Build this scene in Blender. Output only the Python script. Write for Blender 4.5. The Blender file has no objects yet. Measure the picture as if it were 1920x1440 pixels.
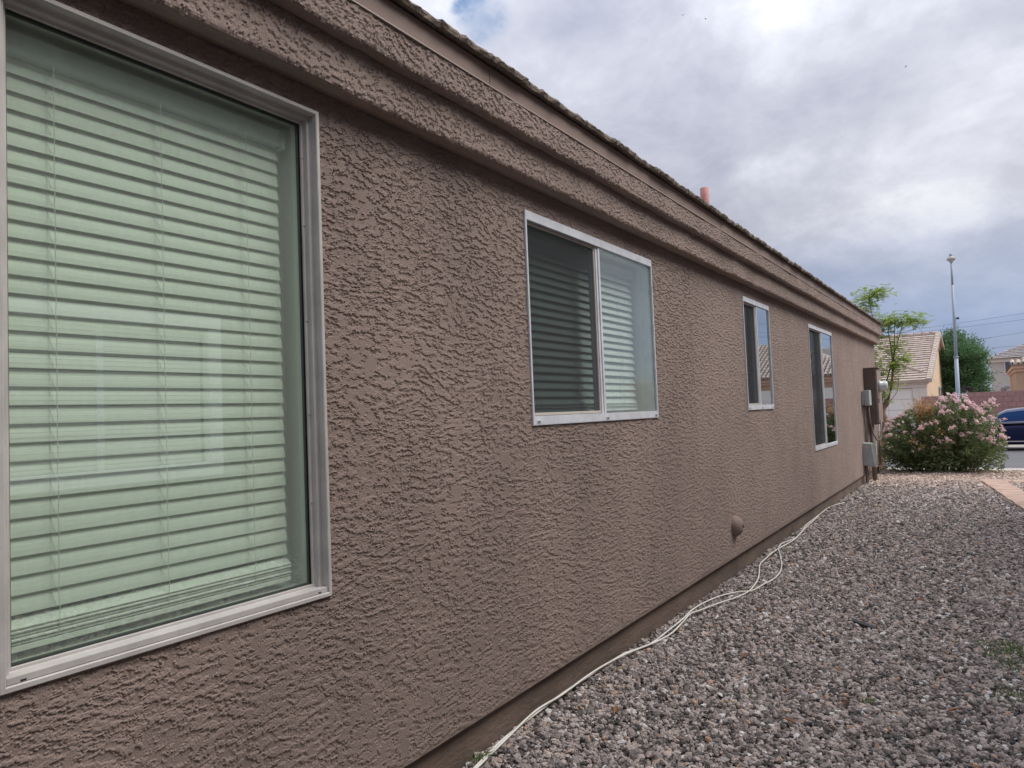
import bpy, bmesh, math, random
import numpy as np
from mathutils import Vector, Matrix, noise as mnoise
R = math.radians
PI = math.pi
S = bpy.context.scene
COL = S.collection

# ------------------------------------------------------------------ camera
cam_d = bpy.data.cameras.new('camera')
cam = bpy.data.objects.new('camera', cam_d); COL.objects.link(cam)
cam_d.sensor_width = 36.0
cam_d.lens = 1331.0 / 1920.0 * 36.0
cam_d.clip_start = 0.05
cam_d.clip_end = 3000
cr = Vector((0.829343, 0.557291, -0.040062)); cf = Vector((-0.555537, 0.830316, 0.044231))
yaw, pitch, roll = R(33.78337), R(2.534596), R(-2.298374)
cf = Vector((-math.sin(yaw)*math.cos(pitch), math.cos(yaw)*math.cos(pitch), math.sin(pitch)))
r0 = Vector((math.cos(yaw), math.sin(yaw), 0)); u0 = r0.cross(cf)
cr = math.cos(roll)*r0 + math.sin(roll)*u0
cu = -math.sin(roll)*r0 + math.cos(roll)*u0
M = Matrix((cr, cu, -cf)).transposed().to_4x4()
M.translation = Vector((1.83, 0.0, 1.42))
cam.matrix_world = M
S.camera = cam

# ------------------------------------------------------------------ light and sky
SUN_AZ, SUN_EL = R(62), R(52)          # azimuth from +Y towards +X
SUN_DIR = Vector((math.sin(SUN_AZ)*math.cos(SUN_EL), math.cos(SUN_AZ)*math.cos(SUN_EL), math.sin(SUN_EL)))
sun_d = bpy.data.lights.new('sun', 'SUN'); sun_d.energy = 1.5; sun_d.angle = R(34); sun_d.color = (1.0, 0.95, 0.88)
sun = bpy.data.objects.new('sun', sun_d); COL.objects.link(sun)
sun.rotation_euler = (-SUN_DIR).to_track_quat('-Z', 'Y').to_euler()
sun.location = (5, 10, 30)

W = bpy.data.worlds.new('World'); S.world = W; W.use_nodes = True
nt = W.node_tree; nt.nodes.clear()
def N(t, typ, **kw):
    n = t.nodes.new(typ)
    for k, v in kw.items():
        if k == 'ins':
            for kk, vv in v.items():
                n.inputs[kk].default_value = vv
        else:
            setattr(n, k, v)
    return n
def math_n(t, op, a, b=None, c=None, clamp=False):
    n = t.nodes.new('ShaderNodeMath'); n.operation = op; n.use_clamp = clamp
    for i, v in enumerate((a, b, c)):
        if v is None: continue
        if isinstance(v, (int, float)): n.inputs[i].default_value = v
        else: t.links.new(v, n.inputs[i])
    return n.outputs[0]
def vmath(t, op, a, b=None):
    n = t.nodes.new('ShaderNodeVectorMath'); n.operation = op
    for i, v in enumerate((a, b)):
        if v is None: continue
        if isinstance(v, (tuple, list, Vector)): n.inputs[i].default_value = v
        else: t.links.new(v, n.inputs[i])
    return n
def ramp(t, fac, stops, interp='LINEAR'):
    n = t.nodes.new('ShaderNodeValToRGB'); n.color_ramp.interpolation = interp
    e = n.color_ramp.elements
    while len(e) < len(stops): e.new(0.5)
    for x, (p, c) in zip(e, stops):
        x.position = p
        x.color = (c, c, c, 1) if isinstance(c, (int, float)) else (*c, 1)
    t.links.new(fac, n.inputs[0]); return n.outputs[0]
def mixc(t, fac, a, b, blend='MIX'):
    n = t.nodes.new('ShaderNodeMix'); n.data_type = 'RGBA'; n.blend_type = blend
    for s, v in ((n.inputs[0], fac), (n.inputs[6], a), (n.inputs[7], b)):
        if isinstance(v, (int, float)): s.default_value = v
        elif isinstance(v, (tuple, list)): s.default_value = (*v, 1) if len(v) == 3 else v
        else: t.links.new(v, s)
    return n.outputs[2]
def noise_n(t, vec, scale, detail=4, rough=0.55, dist=0.0, dim='3D', lac=2.0):
    n = t.nodes.new('ShaderNodeTexNoise'); n.noise_dimensions = dim
    n.inputs['Scale'].default_value = scale; n.inputs['Detail'].default_value = detail
    n.inputs['Roughness'].default_value = rough; n.inputs['Distortion'].default_value = dist
    n.inputs['Lacunarity'].default_value = lac
    if vec is not None: t.links.new(vec, n.inputs['Vector'])
    return n.outputs[0]

SKY_STR = 0.1
tc = N(nt, 'ShaderNodeTexCoord')
sep = N(nt, 'ShaderNodeSeparateXYZ'); nt.links.new(tc.outputs['Generated'], sep.inputs[0])
zc = math_n(nt, 'ADD', math_n(nt, 'MAXIMUM', sep.outputs[2], 0.0), 0.42)
px_ = math_n(nt, 'DIVIDE', sep.outputs[0], zc); py_ = math_n(nt, 'DIVIDE', sep.outputs[1], zc)
cmb = N(nt, 'ShaderNodeCombineXYZ'); nt.links.new(px_, cmb.inputs[0]); nt.links.new(py_, cmb.inputs[1])
cmb.inputs[2].default_value = 11.3
n1 = noise_n(nt, cmb.outputs[0], 1.9, 10, 0.55, 0.25)
n2 = noise_n(nt, cmb.outputs[0], 5.5, 9, 0.60, 0.25)
n3 = noise_n(nt, cmb.outputs[0], 0.8, 3, 0.5)
cl = math_n(nt, 'ADD', math_n(nt, 'MULTIPLY', n1, 0.62), math_n(nt, 'MULTIPLY', n2, 0.38))
cloud = ramp(nt, cl, [(0.38, (0.235, 0.252, 0.318)), (0.45, (0.290, 0.305, 0.368)), (0.515, (0.350, 0.363, 0.418)), (0.575, (0.43, 0.443, 0.50)), (0.63, (0.53, 0.54, 0.58))])
# brighter cloud round the hidden sun
dotn = vmath(nt, 'DOT_PRODUCT', tc.outputs['Generated'], tuple((cf * 1331 + cr * (1850 - 960) + cu * (720 - 260)).normalized()))
glow = math_n(nt, 'POWER', math_n(nt, 'MAXIMUM', dotn.outputs['Value'], 0.0), 70.0)
glow = math_n(nt, 'MULTIPLY', glow, math_n(nt, 'ADD', math_n(nt, 'MULTIPLY', n1, 0.7), -0.05))
cloud = mixc(nt, math_n(nt, 'MULTIPLY', glow, 0.55, clamp=True), cloud, (0.60, 0.605, 0.63))
# thinner, bluer air towards the horizon
hz = math_n(nt, 'SUBTRACT', 1.0, math_n(nt, 'MULTIPLY', math_n(nt, 'ABSOLUTE', math_n(nt, 'SUBTRACT', sep.outputs[2], 0.09)), 7.0), clamp=True)
cloud = mixc(nt, math_n(nt, 'MULTIPLY', hz, 0.62), cloud, (0.215, 0.305, 0.495))
sky = N(nt, 'ShaderNodeTexSky'); sky.sky_type = 'NISHITA'; sky.sun_disc = False
sky.sun_elevation = SUN_EL; sky.sun_rotation = SUN_AZ
hole = ramp(nt, n3, [(0.655, 0.0), (0.72, 1.0)])
hd_ = vmath(nt, 'DOT_PRODUCT', tc.outputs['Generated'], tuple((cf * 1331 + cr * (905 - 960) + cu * (720 - 22)).normalized()))
gap = N(nt, 'ShaderNodeMapRange', interpolation_type='SMOOTHSTEP'); gap.inputs['From Min'].default_value = 0.9990; gap.inputs['From Max'].default_value = 0.9999
nt.links.new(math_n(nt, 'MULTIPLY_ADD', math_n(nt, 'SUBTRACT', n2, 0.5), 0.0042, hd_.outputs['Value']), gap.inputs['Value'])
hole = math_n(nt, 'MAXIMUM', hole, math_n(nt, 'MULTIPLY', math_n(nt, 'MULTIPLY', gap.outputs[0], ramp(nt, n2, [(0.40, 0.35), (0.56, 1.0)])), 1.0))
grad = math_n(nt, 'MULTIPLY_ADD', math_n(nt, 'MAXIMUM', sep.outputs[2], 0.0), 0.95, 0.62)
cloud = vmath(nt, 'SCALE', cloud); nt.links.new(grad, cloud.inputs[3]); cloud = cloud.outputs[0]
cl_s = vmath(nt, 'SCALE', cloud); cl_s.inputs[3].default_value = 1.0 / SKY_STR
skycol = mixc(nt, hole, cl_s.outputs[0], sky.outputs[0])
bg = N(nt, 'ShaderNodeBackground'); bg.inputs['Strength'].default_value = SKY_STR
nt.links.new(skycol, bg.inputs['Color'])
wo = N(nt, 'ShaderNodeOutputWorld'); nt.links.new(bg.outputs[0], wo.inputs[0])

S.view_settings.view_transform = 'Standard'; S.view_settings.look = 'None'
S.view_settings.exposure = 0.92; S.view_settings.gamma = 1.0; S.view_settings.use_curve_mapping = False
S.render.engine = 'CYCLES'
S.cycles.max_bounces = 10; S.cycles.transparent_max_bounces = 16
S.cycles.sample_clamp_indirect = 6.0

# ------------------------------------------------------------------ helpers
class MB:
    def __init__(s): s.v = []; s.f = []; s.sm = []
    def add(s, vs, fs, smooth=False):
        o = len(s.v); s.v += [tuple(p) for p in vs]
        for f in fs: s.f.append(tuple(i + o for i in f)); s.sm.append(smooth)
        return s
    def quad(s, a, b, c, d): return s.add((a, b, c, d), [(0, 1, 2, 3)])
    def box(s, x0, x1, y0, y1, z0, z1):
        v = [(x, y, z) for z in (z0, z1) for y in (y0, y1) for x in (x0, x1)]
        return s.add(v, [(0, 2, 3, 1), (4, 5, 7, 6), (0, 1, 5, 4), (2, 6, 7, 3), (0, 4, 6, 2), (1, 3, 7, 5)])
    def hexa(s, v):   # 8 points ordered like box
        return s.add(v, [(0, 2, 3, 1), (4, 5, 7, 6), (0, 1, 5, 4), (2, 6, 7, 3), (0, 4, 6, 2), (1, 3, 7, 5)])
    def prism(s, prof, a0, a1, axis='y', caps=True):
        """profile points (p,q) extruded along an axis; axis y: (x,z)"""
        n = len(prof)
        def P(p, a):
            return (p[0], a, p[1]) if axis == 'y' else ((a, p[0], p[1]) if axis == 'x' else (p[0], p[1], a))
        v = [P(p, a0) for p in prof] + [P(p, a1) for p in prof]
        f = [(i, (i + 1) % n, n + (i + 1) % n, n + i) for i in range(n)]
        if caps: f += [tuple(range(n))[::-1], tuple(range(n, 2 * n))]
        return s.add(v, f)
    def tube(s, pts, rad, seg=8, caps=True, smooth=True):
        pts = [Vector(p) for p in pts]; n = len(pts)
        rads = rad if isinstance(rad, (list, tuple)) else [rad] * n
        vs = []; prev = None
        for i, p in enumerate(pts):
            t = (pts[min(i + 1, n - 1)] - pts[max(i - 1, 0)])
            t = t.normalized() if t.length > 1e-9 else Vector((0, 0, 1))
            if prev is None:
                a = Vector((0, 0, 1)) if abs(t.z) < .9 else Vector((1, 0, 0))
                nrm = t.cross(a).normalized()
            else:
                nrm = (prev - t * prev.dot(t))
                nrm = nrm.normalized() if nrm.length > 1e-6 else t.orthogonal().normalized()
            prev = nrm; b = t.cross(nrm)
            for k in range(seg):
                an = 2 * PI * k / seg
                vs.append(p + (nrm * math.cos(an) + b * math.sin(an)) * rads[i])
        f = [(i * seg + k, i * seg + (k + 1) % seg, (i + 1) * seg + (k + 1) % seg, (i + 1) * seg + k) for i in range(n - 1) for k in range(seg)]
        s.add(vs, f, smooth)
        if caps:
            o = len(s.v) - len(vs)
            s.f.append(tuple(o + k for k in range(seg))[::-1]); s.sm.append(False)
            s.f.append(tuple(o + (n - 1) * seg + k for k in range(seg))); s.sm.append(False)
        return s
    def lathe(s, prof, c, axis=(0, 0, 1), seg=20, smooth=True):
        """profile (r, h) revolved round an axis through c"""
        ax = Vector(axis).normalized(); a = ax.orthogonal().normalized(); b = ax.cross(a); c = Vector(c)
        vs = [c + ax * h + (a * math.cos(2 * PI * k / seg) + b * math.sin(2 * PI * k / seg)) * r for r, h in prof for k in range(seg)]
        f = [(i * seg + k, i * seg + (k + 1) % seg, (i + 1) * seg + (k + 1) % seg, (i + 1) * seg + k) for i in range(len(prof) - 1) for k in range(seg)]
        return s.add(vs, f, smooth)
    def mesh(s, name, off=None):
        me = bpy.data.meshes.new(name)
        v = s.v
        if off is not None: v = [(p[0] - off[0], p[1] - off[1], p[2] - off[2]) for p in v]
        me.from_pydata(v, [], s.f); me.update()
        me.polygons.foreach_set('use_smooth', s.sm)
        return me
def wloc(o):
    v = Vector((0, 0, 0))
    while o is not None: v = v + o.location; o = o.parent
    return v
def tag(o, label=None, cat=None, group=None, kind=None):
    for k, v in (('label', label), ('category', cat), ('group', group), ('kind', kind)):
        if v: o[k] = v
    return o
def thing(name, label, cat, loc=(0, 0, 0), rotz=0, group=None):
    o = bpy.data.objects.new(name, None); COL.objects.link(o)
    o.empty_display_size = 0.2
    o.location = loc; o.rotation_euler = (0, 0, rotz)
    return tag(o, label, cat, group)
def obj(name, mb, m, parent=None, local=False, bevel=0, label=None, kind=None):
    off = wloc(parent) if (parent is not None and not local) else None
    me = mb.mesh(name, off) if isinstance(mb, MB) else mb
    if bevel:
        bm = bmesh.new(); bm.from_mesh(me)
        bmesh.ops.remove_doubles(bm, verts=bm.verts, dist=1e-5)
        bmesh.ops.bevel(bm, geom=[e for e in bm.edges if len(e.link_faces) == 2 and e.calc_face_angle(0) > 0.5], offset=bevel, segments=2, affect='EDGES', profile=0.7)
        bm.to_mesh(me); bm.free()
    if m is not None and not me.materials: me.materials.append(m)
    o = bpy.data.objects.new(name, me); COL.objects.link(o)
    o.parent = parent
    if label: o['label'] = label
    if kind: o['kind'] = kind
    return o
def copy_tree(o, parent=None):
    c = o.copy(); COL.objects.link(c); c.parent = parent
    for ch in list(o.children): copy_tree(ch, c)
    return c

# ------------------------------------------------------------------ materials
def mat(name, col, rough=0.7, metal=0.0, var=0.0, vscale=3.0, bump=0.0, bscale=60.0, spec=0.5, col2=None, coat=0.0, stretch=None, trans=0.0):
    m = bpy.data.materials.new(name); m.use_nodes = True; t = m.node_tree
    b = t.nodes['Principled BSDF']
    b.inputs['Base Color'].default_value = (*col, 1); b.inputs['Roughness'].default_value = rough
    b.inputs['Metallic'].default_value = metal; b.inputs['Specular IOR Level'].default_value = spec
    b.inputs['Coat Weight'].default_value = coat
    if var or bump:
        g = t.nodes.new('ShaderNodeNewGeometry'); vec = g.outputs['Position']
        if stretch:
            vec = vmath(t, 'MULTIPLY', vec, stretch).outputs[0]
        if var:
            n = noise_n(t, vec, vscale, 5, 0.6)
            c2 = col2 or tuple(max(0, c * (1 - var)) for c in col)
            c1 = tuple(min(1, c * (1 + var * .5)) for c in col)
            t.links.new(mixc(t, ramp(t, n, [(0.35, 0.0), (0.65, 1.0)]), c2, c1), b.inputs['Base Color'])
        if bump:
            n = noise_n(t, vec, bscale, 3, 0.6)
            bn = N(t, 'ShaderNodeBump'); bn.inputs['Distance'].default_value = bump; bn.inputs['Strength'].default_value = 1.0
            t.links.new(n, bn.inputs['Height']); t.links.new(bn.outputs[0], b.inputs['Normal'])
    return m
def leaf_mat(name, c1, c2, rough=0.4, attr=True):
    m = bpy.data.materials.new(name); m.use_nodes = True; t = m.node_tree
    b = t.nodes['Principled BSDF']; b.inputs['Roughness'].default_value = rough
    a = N(t, 'ShaderNodeAttribute', attribute_name='tint')
    c = mixc(t, a.outputs['Fac'], c1, c2)
    t.links.new(c, b.inputs['Base Color'])
    tr = N(t, 'ShaderNodeBsdfTranslucent'); t.links.new(c, tr.inputs[0])
    mx = N(t, 'ShaderNodeMixShader'); mx.inputs[0].default_value = 0.38
    t.links.new(b.outputs[0], mx.inputs[1]); t.links.new(tr.outputs[0], mx.inputs[2])
    t.links.new(mx.outputs[0], t.nodes['Material Output'].inputs[0])
    return m

def stucco(name, col, amp=0.0085, sc=1.0, lo=0.0):
    """skip-trowelled stucco: ragged flat plateaus pulled sideways over a sandy ground"""
    m = bpy.data.materials.new(name); m.use_nodes = True; t = m.node_tree
    b = t.nodes['Principled BSDF']; b.inputs['Roughness'].default_value = 0.85; b.inputs['Specular IOR Level'].default_value = 0.25
    g = N(t, 'ShaderNodeNewGeometry'); P = g.outputs['Position']
    # slow wander so that the trowel strokes are not dead level
    wn = N(t, 'ShaderNodeTexNoise'); wn.inputs['Scale'].default_value = 1.6; wn.inputs['Detail'].default_value = 2
    t.links.new(P, wn.inputs['Vector'])
    w0 = vmath(t, 'SUBTRACT', wn.outputs['Color'], (0.5, 0.5, 0.5))
    w1 = vmath(t, 'MULTIPLY', w0.outputs[0], (0.25, 0.25, 0.28))
    P1 = vmath(t, 'ADD', P, w1.outputs[0])
    wn2 = N(t, 'ShaderNodeTexNoise'); wn2.inputs['Scale'].default_value = 55 * sc; wn2.inputs['Detail'].default_value = 3
    t.links.new(P, wn2.inputs['Vector'])
    w2 = vmath(t, 'MULTIPLY', vmath(t, 'SUBTRACT', wn2.outputs['Color'], (0.5, 0.5, 0.5)).outputs[0], (0.016 / sc, 0.016 / sc, 0.016 / sc))
    P2 = vmath(t, 'ADD', P1.outputs[0], w2.outputs[0])
    P3 = vmath(t, 'MULTIPLY', P2.outputs[0], (1.0, 0.42, 1.0))
    n = noise_n(t, P3.outputs[0], 40 * sc, 4, 0.62)
    big = noise_n(t, P, 2.6, 3, 0.6)
    thr = math_n(t, 'ADD', math_n(t, 'MULTIPLY', math_n(t, 'SUBTRACT', big, 0.5), 0.34), 0.50 + lo)
    d = math_n(t, 'SUBTRACT', n, thr)
    plate = N(t, 'ShaderNodeMapRange', interpolation_type='SMOOTHSTEP')
    plate.inputs['From Min'].default_value = -0.018; plate.inputs['From Max'].default_value = 0.03
    t.links.new(d, plate.inputs['Value'])
    n_b = noise_n(t, P3.outputs[0], 84 * sc, 3, 0.6)
    pl2 = N(t, 'ShaderNodeMapRange', interpolation_type='SMOOTHSTEP')
    pl2.inputs['From Min'].default_value = 0.5; pl2.inputs['From Max'].default_value = 0.57
    t.links.new(n_b, pl2.inputs['Value'])
    fine = noise_n(t, P, 330, 3, 0.65)
    soft = noise_n(t, P1.outputs[0], 16, 3, 0.5)
    inv = math_n(t, 'SUBTRACT', 1.0, plate.outputs[0])
    h = math_n(t, 'MULTIPLY', plate.outputs[0], amp)
    h = math_n(t, 'MULTIPLY_ADD', math_n(t, 'MULTIPLY', pl2.outputs[0], inv), amp * 0.5, h)
    h = math_n(t, 'MULTIPLY_ADD', math_n(t, 'MULTIPLY', fine, math_n(t, 'MULTIPLY_ADD', inv, 0.85, 0.15)), amp * 0.42, h)
    h = math_n(t, 'MULTIPLY_ADD', soft, 0.004, h)
    bn = N(t, 'ShaderNodeBump'); bn.inputs['Distance'].default_value = 1.0; bn.inputs['Strength'].default_value = 1.0
    t.links.new(h, bn.inputs['Height']); t.links.new(bn.outputs[0], b.inputs['Normal'])
    dirt = noise_n(t, P, 1.1, 5, 0.6)
    c = mixc(t, ramp(t, dirt, [(0.3, 0.0), (0.7, 1.0)]), tuple(x * 0.9 for x in col), tuple(min(1, x * 1.07) for x in col))
    fl = noise_n(t, P, 90, 2, 0.5)
    c = mixc(t, math_n(t, 'MULTIPLY', fl, 0.22), c, tuple(x * 0.72 for x in col))
    t.links.new(c, b.inputs['Base Color'])
    return m

def glass(name, tint, ior=1.6, dust_veil=0.0, rough=0.0, dust_veil_col=(0.6, 0.65, 0.66)):
    m = bpy.data.materials.new(name); m.use_nodes = True; t = m.node_tree
    t.nodes.remove(t.nodes['Principled BSDF'])
    tr = N(t, 'ShaderNodeBsdfTransparent'); tr.inputs[0].default_value = (*tint, 1)
    gl = N(t, 'ShaderNodeBsdfGlossy'); gl.inputs['Roughness'].default_value = rough
    gl.inputs[0].default_value = (0.93, 0.97, 0.97, 1)
    gg = N(t, 'ShaderNodeNewGeometry')
    cs = math_n(t, 'ABSOLUTE', vmath(t, 'DOT_PRODUCT', gg.outputs['Normal'], gg.outputs['Incoming']).outputs['Value'])
    f0 = ((ior - 1) / (ior + 1)) ** 2
    fr = math_n(t, 'MULTIPLY_ADD', math_n(t, 'POWER', math_n(t, 'SUBTRACT', 1.0, cs, clamp=True), 5.0), 1 - f0, f0, clamp=True)
    src = tr.outputs[0]
    if dust_veil:
        df = N(t, 'ShaderNodeBsdfDiffuse'); df.inputs[0].default_value = (*dust_veil_col, 1)
        g = N(t, 'ShaderNodeNewGeometry')
        nn = noise_n(t, vmath(t, 'MULTIPLY', g.outputs['Position'], (1, 6, 1.2)).outputs[0], 9, 5, 0.6)
        mx0 = N(t, 'ShaderNodeMixShader')
        t.links.new(math_n(t, 'MULTIPLY', ramp(t, nn, [(0.3, 0.55), (0.7, 1.0)]), dust_veil), mx0.inputs[0])
        t.links.new(tr.outputs[0], mx0.inputs[1]); t.links.new(df.outputs[0], mx0.inputs[2]); src = mx0.outputs[0]
    mx = N(t, 'ShaderNodeMixShader')
    t.links.new(fr, mx.inputs[0]); t.links.new(src, mx.inputs[1]); t.links.new(gl.outputs[0], mx.inputs[2])
    t.links.new(mx.outputs[0], t.nodes['Material Output'].inputs[0])
    return m
def screen_mat():
    m = bpy.data.materials.new('insect_screen'); m.use_nodes = True; t = m.node_tree
    t.nodes.remove(t.nodes['Principled BSDF'])
    tr = N(t, 'ShaderNodeBsdfTransparent'); tr.inputs[0].default_value = (0.9, 0.9, 0.9, 1)
    df = N(t, 'ShaderNodeBsdfDiffuse'); df.inputs[0].default_value = (0.075, 0.078, 0.082, 1)
    mx = N(t, 'ShaderNodeMixShader'); mx.inputs[0].default_value = 0.50
    t.links.new(tr.outputs[0], mx.inputs[1]); t.links.new(df.outputs[0], mx.inputs[2])
    t.links.new(mx.outputs[0], t.nodes['Material Output'].inputs[0])
    return m

WALLC = (0.300, 0.231, 0.200)
MT = dict(
    stucco=mat('taupe_stucco', tuple(c * .96 for c in WALLC), 0.85, var=0.13, vscale=1.6, bump=0.0032, bscale=340, spec=0.25, stretch=(1, 1.0, .55)),
    bumpstucco=stucco('taupe_stucco_side', WALLC),
    band=mat('taupe_band_stucco', tuple(c * 1.0 for c in WALLC), 0.85, var=0.12, vscale=1.7, bump=0.002, bscale=340, spec=0.25),
    stem=mat('painted_stem_wall', (0.170, 0.124, 0.099), 0.9, var=0.3, vscale=4, bump=0.006, bscale=30, stretch=(1, .6, 1.5)),
    fascia=mat('fascia_paint', (0.275, 0.207, 0.178), 0.75, var=0.14, vscale=2.5, spec=0.25, bump=0.0008, bscale=60, stretch=(1, .25, 2)),
    drip=mat('drip_edge', (0.42, 0.35, 0.31), 0.4),
    tile=mat('concrete_tile', (0.25, 0.200, 0.165), 0.95, var=0.4, vscale=28, bump=0.012, bscale=120),
    alu=mat('anodised_frame', (0.50, 0.475, 0.455), 0.5, metal=0.0, var=0.12, vscale=9, bump=.0004, bscale=120),
    white=mat('white_vinyl_frame', (0.66, 0.68, 0.72), 0.45, var=0.14, vscale=11),
    sash=mat('tan_screen_frame', (0.50, 0.45, 0.40), 0.45),
    gasket=mat('dark_gasket', (0.06, 0.075, 0.065), 0.5),
    hole=mat('dark_slot', (0.015, 0.015, 0.016), 0.8),
    screw=mat('steel_screw', (0.35, 0.35, 0.35), 0.35, metal=1.0),
    slat=mat('blind_slat', (0.91, 0.91, 0.87), 0.5, var=0.05, vscale=14, stretch=(1, 0.15, 6)),
    cordm=mat('blind_cord', (0.82, 0.82, 0.78), 0.8),
    valance=mat('blind_headrail', (0.46, 0.49, 0.50), 0.5),
    drywall=mat('drywall_return', (0.78, 0.78, 0.74), 0.85, bump=0.001, bscale=200),
    g_green=glass('green_tinted_glass', (0.945, 0.995, 0.952), 2.4, dust_veil=0.09, dust_veil_col=(0.60, 0.68, 0.62)),  # pale veil mixed into the pane, standing in for brighter light on the blind
    g_dusty=glass('dusty_glass', (0.89, 0.935, 0.915), 1.45, dust_veil=0.15, rough=0.09, dust_veil_col=(0.64, 0.69, 0.69)),
    g_clear=glass('mirror_like_glass', (0.35, 0.42, 0.44), 6.5),
    g_dark=glass('dark_pane', (0.72, 0.78, 0.77), 1.5),
    screen=screen_mat(),
    pinkpipe=mat('pink_pipe', (0.54, 0.25, 0.235), 0.7, var=0.2, vscale=12),
    panelshade=mat('brown_shaded_panel', (0.13, 0.098, 0.082), 0.55, var=0.15, vscale=5),  # darker tone for the cabinet, the shade of its side put in colour
    panellit=mat('tan_lit_panel', (0.30, 0.235, 0.205), 0.5, var=0.1, vscale=5),  # lighter tone for doors and hood, coloured as the lit front
    greybox=mat('grey_plastic_box', (0.42, 0.46, 0.47), 0.5, var=0.12, vscale=8),
    meterglass=mat('meter_glass', (0.55, 0.60, 0.60), 0.12, coat=1.0),
    conduit=mat('painted_conduit', (0.19, 0.148, 0.125), 0.6, var=0.2, vscale=10),
    cable=mat('white_cable', (0.80, 0.77, 0.71), 0.5, var=0.12, vscale=8),
    paver=mat('tan_paver', (0.52, 0.37, 0.30), 0.9, var=0.2, vscale=6, bump=0.003, bscale=150),
    concrete=mat('pale_concrete', (0.50, 0.47, 0.43), 0.9, var=0.15, vscale=2, bump=0.002, bscale=80),
    block=mat('mauve_block', (0.36, 0.215, 0.215), 0.95, var=0.15, vscale=9, bump=0.004, bscale=70),
    mortar=mat('mortar', (0.30, 0.19, 0.19), 0.95),
    cream=mat('cream_stucco', (0.72, 0.55, 0.39), 0.9, var=0.08, vscale=1.5, bump=0.004, bscale=40),
    garage=mat('white_garage_door', (0.80, 0.79, 0.77), 0.6),
    offwhite=mat('offwhite_stucco', (0.74, 0.69, 0.65), 0.9, var=0.06, vscale=2),
    tanwall=mat('tan_stucco', (0.49, 0.33, 0.235), 0.9, var=0.08, vscale=1.5, bump=0.004, bscale=40),
    peach=mat('peach_band', (0.66, 0.45, 0.34), 0.85),
    greywall=mat('pale_grey_stucco', (0.52, 0.49, 0.47), 0.9, var=0.06, vscale=1.0),
    rooftile=mat('pinkish_roof_tile', (0.50, 0.415, 0.36), 0.9, var=0.22, vscale=4.0),
    roofgrey=mat('grey_roof_tile', (0.30, 0.27, 0.27), 0.9, var=0.25, vscale=2.5),
    winglass=mat('far_window_glass', (0.06, 0.08, 0.10), 0.08, spec=0.8),
    darkwood=mat('dark_gate', (0.035, 0.028, 0.024), 0.7),
    pole=mat('galvanised_pole', (0.36, 0.41, 0.49), 0.6, metal=0.1),
    dish=mat('grey_dish', (0.40, 0.43, 0.46), 0.5),
    dishdark=mat('dark_dish', (0.025, 0.027, 0.033), 0.5),
    paint=mat('navy_car_paint', (0.004, 0.008, 0.045), 0.3, coat=0.12, spec=0.2),
    roofsheen=mat('navy_roof_sheen', (0.012, 0.02, 0.09), 0.18, coat=1.0, spec=1.0),  # body paint again, lighter and glossier, to give the top a sky sheen
    carglass=mat('tinted_car_glass', (0.008, 0.04, 0.14), 0.12, spec=0.15),
    tyre=mat('tyre_rubber', (0.02, 0.02, 0.02), 0.8),
    rim=mat('alloy_rim', (0.5, 0.5, 0.52), 0.3, metal=1.0),
    chrome=mat('chrome', (0.6, 0.6, 0.62), 0.15, metal=1.0),
    lamp=mat('lamp_lens', (0.6, 0.58, 0.55), 0.1, coat=1.0),
    redlamp=mat('tail_lamp', (0.35, 0.01, 0.01), 0.15, coat=1.0),
    bark=mat('pale_bark', (0.30, 0.205, 0.15), 0.9, var=0.4, vscale=14, bump=0.012, bscale=45, stretch=(1, 1, 0.4)),
    twig=mat('olive_twig', (0.17, 0.135, 0.07), 0.85, var=0.3, vscale=14),
    dry=mat('dry_twig', (0.55, 0.34, 0.16), 0.9, var=0.3, vscale=20),
    wire=mat('power_wire', (0.16, 0.18, 0.24), 0.7),
    plastic=mat('black_plastic', (0.03, 0.03, 0.034), 0.5, bump=0.002, bscale=90),
    bird=mat('dark_feathers', (0.04, 0.04, 0.045), 0.8),
    dryleaf=mat('dry_leaf', (0.30, 0.13, 0.06), 0.85, var=0.3, vscale=40),
    oleander=leaf_mat('oleander_leaf', (0.10, 0.155, 0.06), (0.29, 0.35, 0.16)),
    pink=leaf_mat('pink_petal', (0.82, 0.50, 0.54), (0.94, 0.80, 0.80), 0.6),
    feather=leaf_mat('feathery_leaf', (0.22, 0.34, 0.045), (0.44, 0.56, 0.12), 0.6),
    mesquite=leaf_mat('dense_leaf', (0.06, 0.14, 0.065), (0.17, 0.29, 0.13), 0.6),
    grass=leaf_mat('grass_blade', (0.10, 0.17, 0.05), (0.22, 0.30, 0.10), 0.6),
)
rng = random.Random(5)

# ------------------------------------------------------------------ relief of the trowelled stucco, as real height
_pr = np.random.RandomState(42); _perm = np.concatenate([_pr.permutation(256)] * 3); _ga = _pr.uniform(0, 2 * np.pi, 256)
_gx, _gy = np.cos(_ga).astype(np.float32), np.sin(_ga).astype(np.float32)
def perlin(x, y):
    xi = np.floor(x).astype(np.int64); yi = np.floor(y).astype(np.int64); xf = (x - xi).astype(np.float32); yf = (y - yi).astype(np.float32)
    u = xf * xf * xf * (xf * (xf * 6 - 15) + 10); v = yf * yf * yf * (yf * (yf * 6 - 15) + 10)
    X = xi & 255; Yy = yi & 255
    def g(ix, iy, dx, dy):
        h = _perm[_perm[ix & 255] + (iy & 255)]; return _gx[h] * dx + _gy[h] * dy
    n00 = g(X, Yy, xf, yf); n10 = g(X + 1, Yy, xf - 1, yf); n01 = g(X, Yy + 1, xf, yf - 1); n11 = g(X + 1, Yy + 1, xf - 1, yf - 1)
    a = n00 + u * (n10 - n00); b = n01 + u * (n11 - n01); return (a + v * (b - a)) * 1.5
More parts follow.
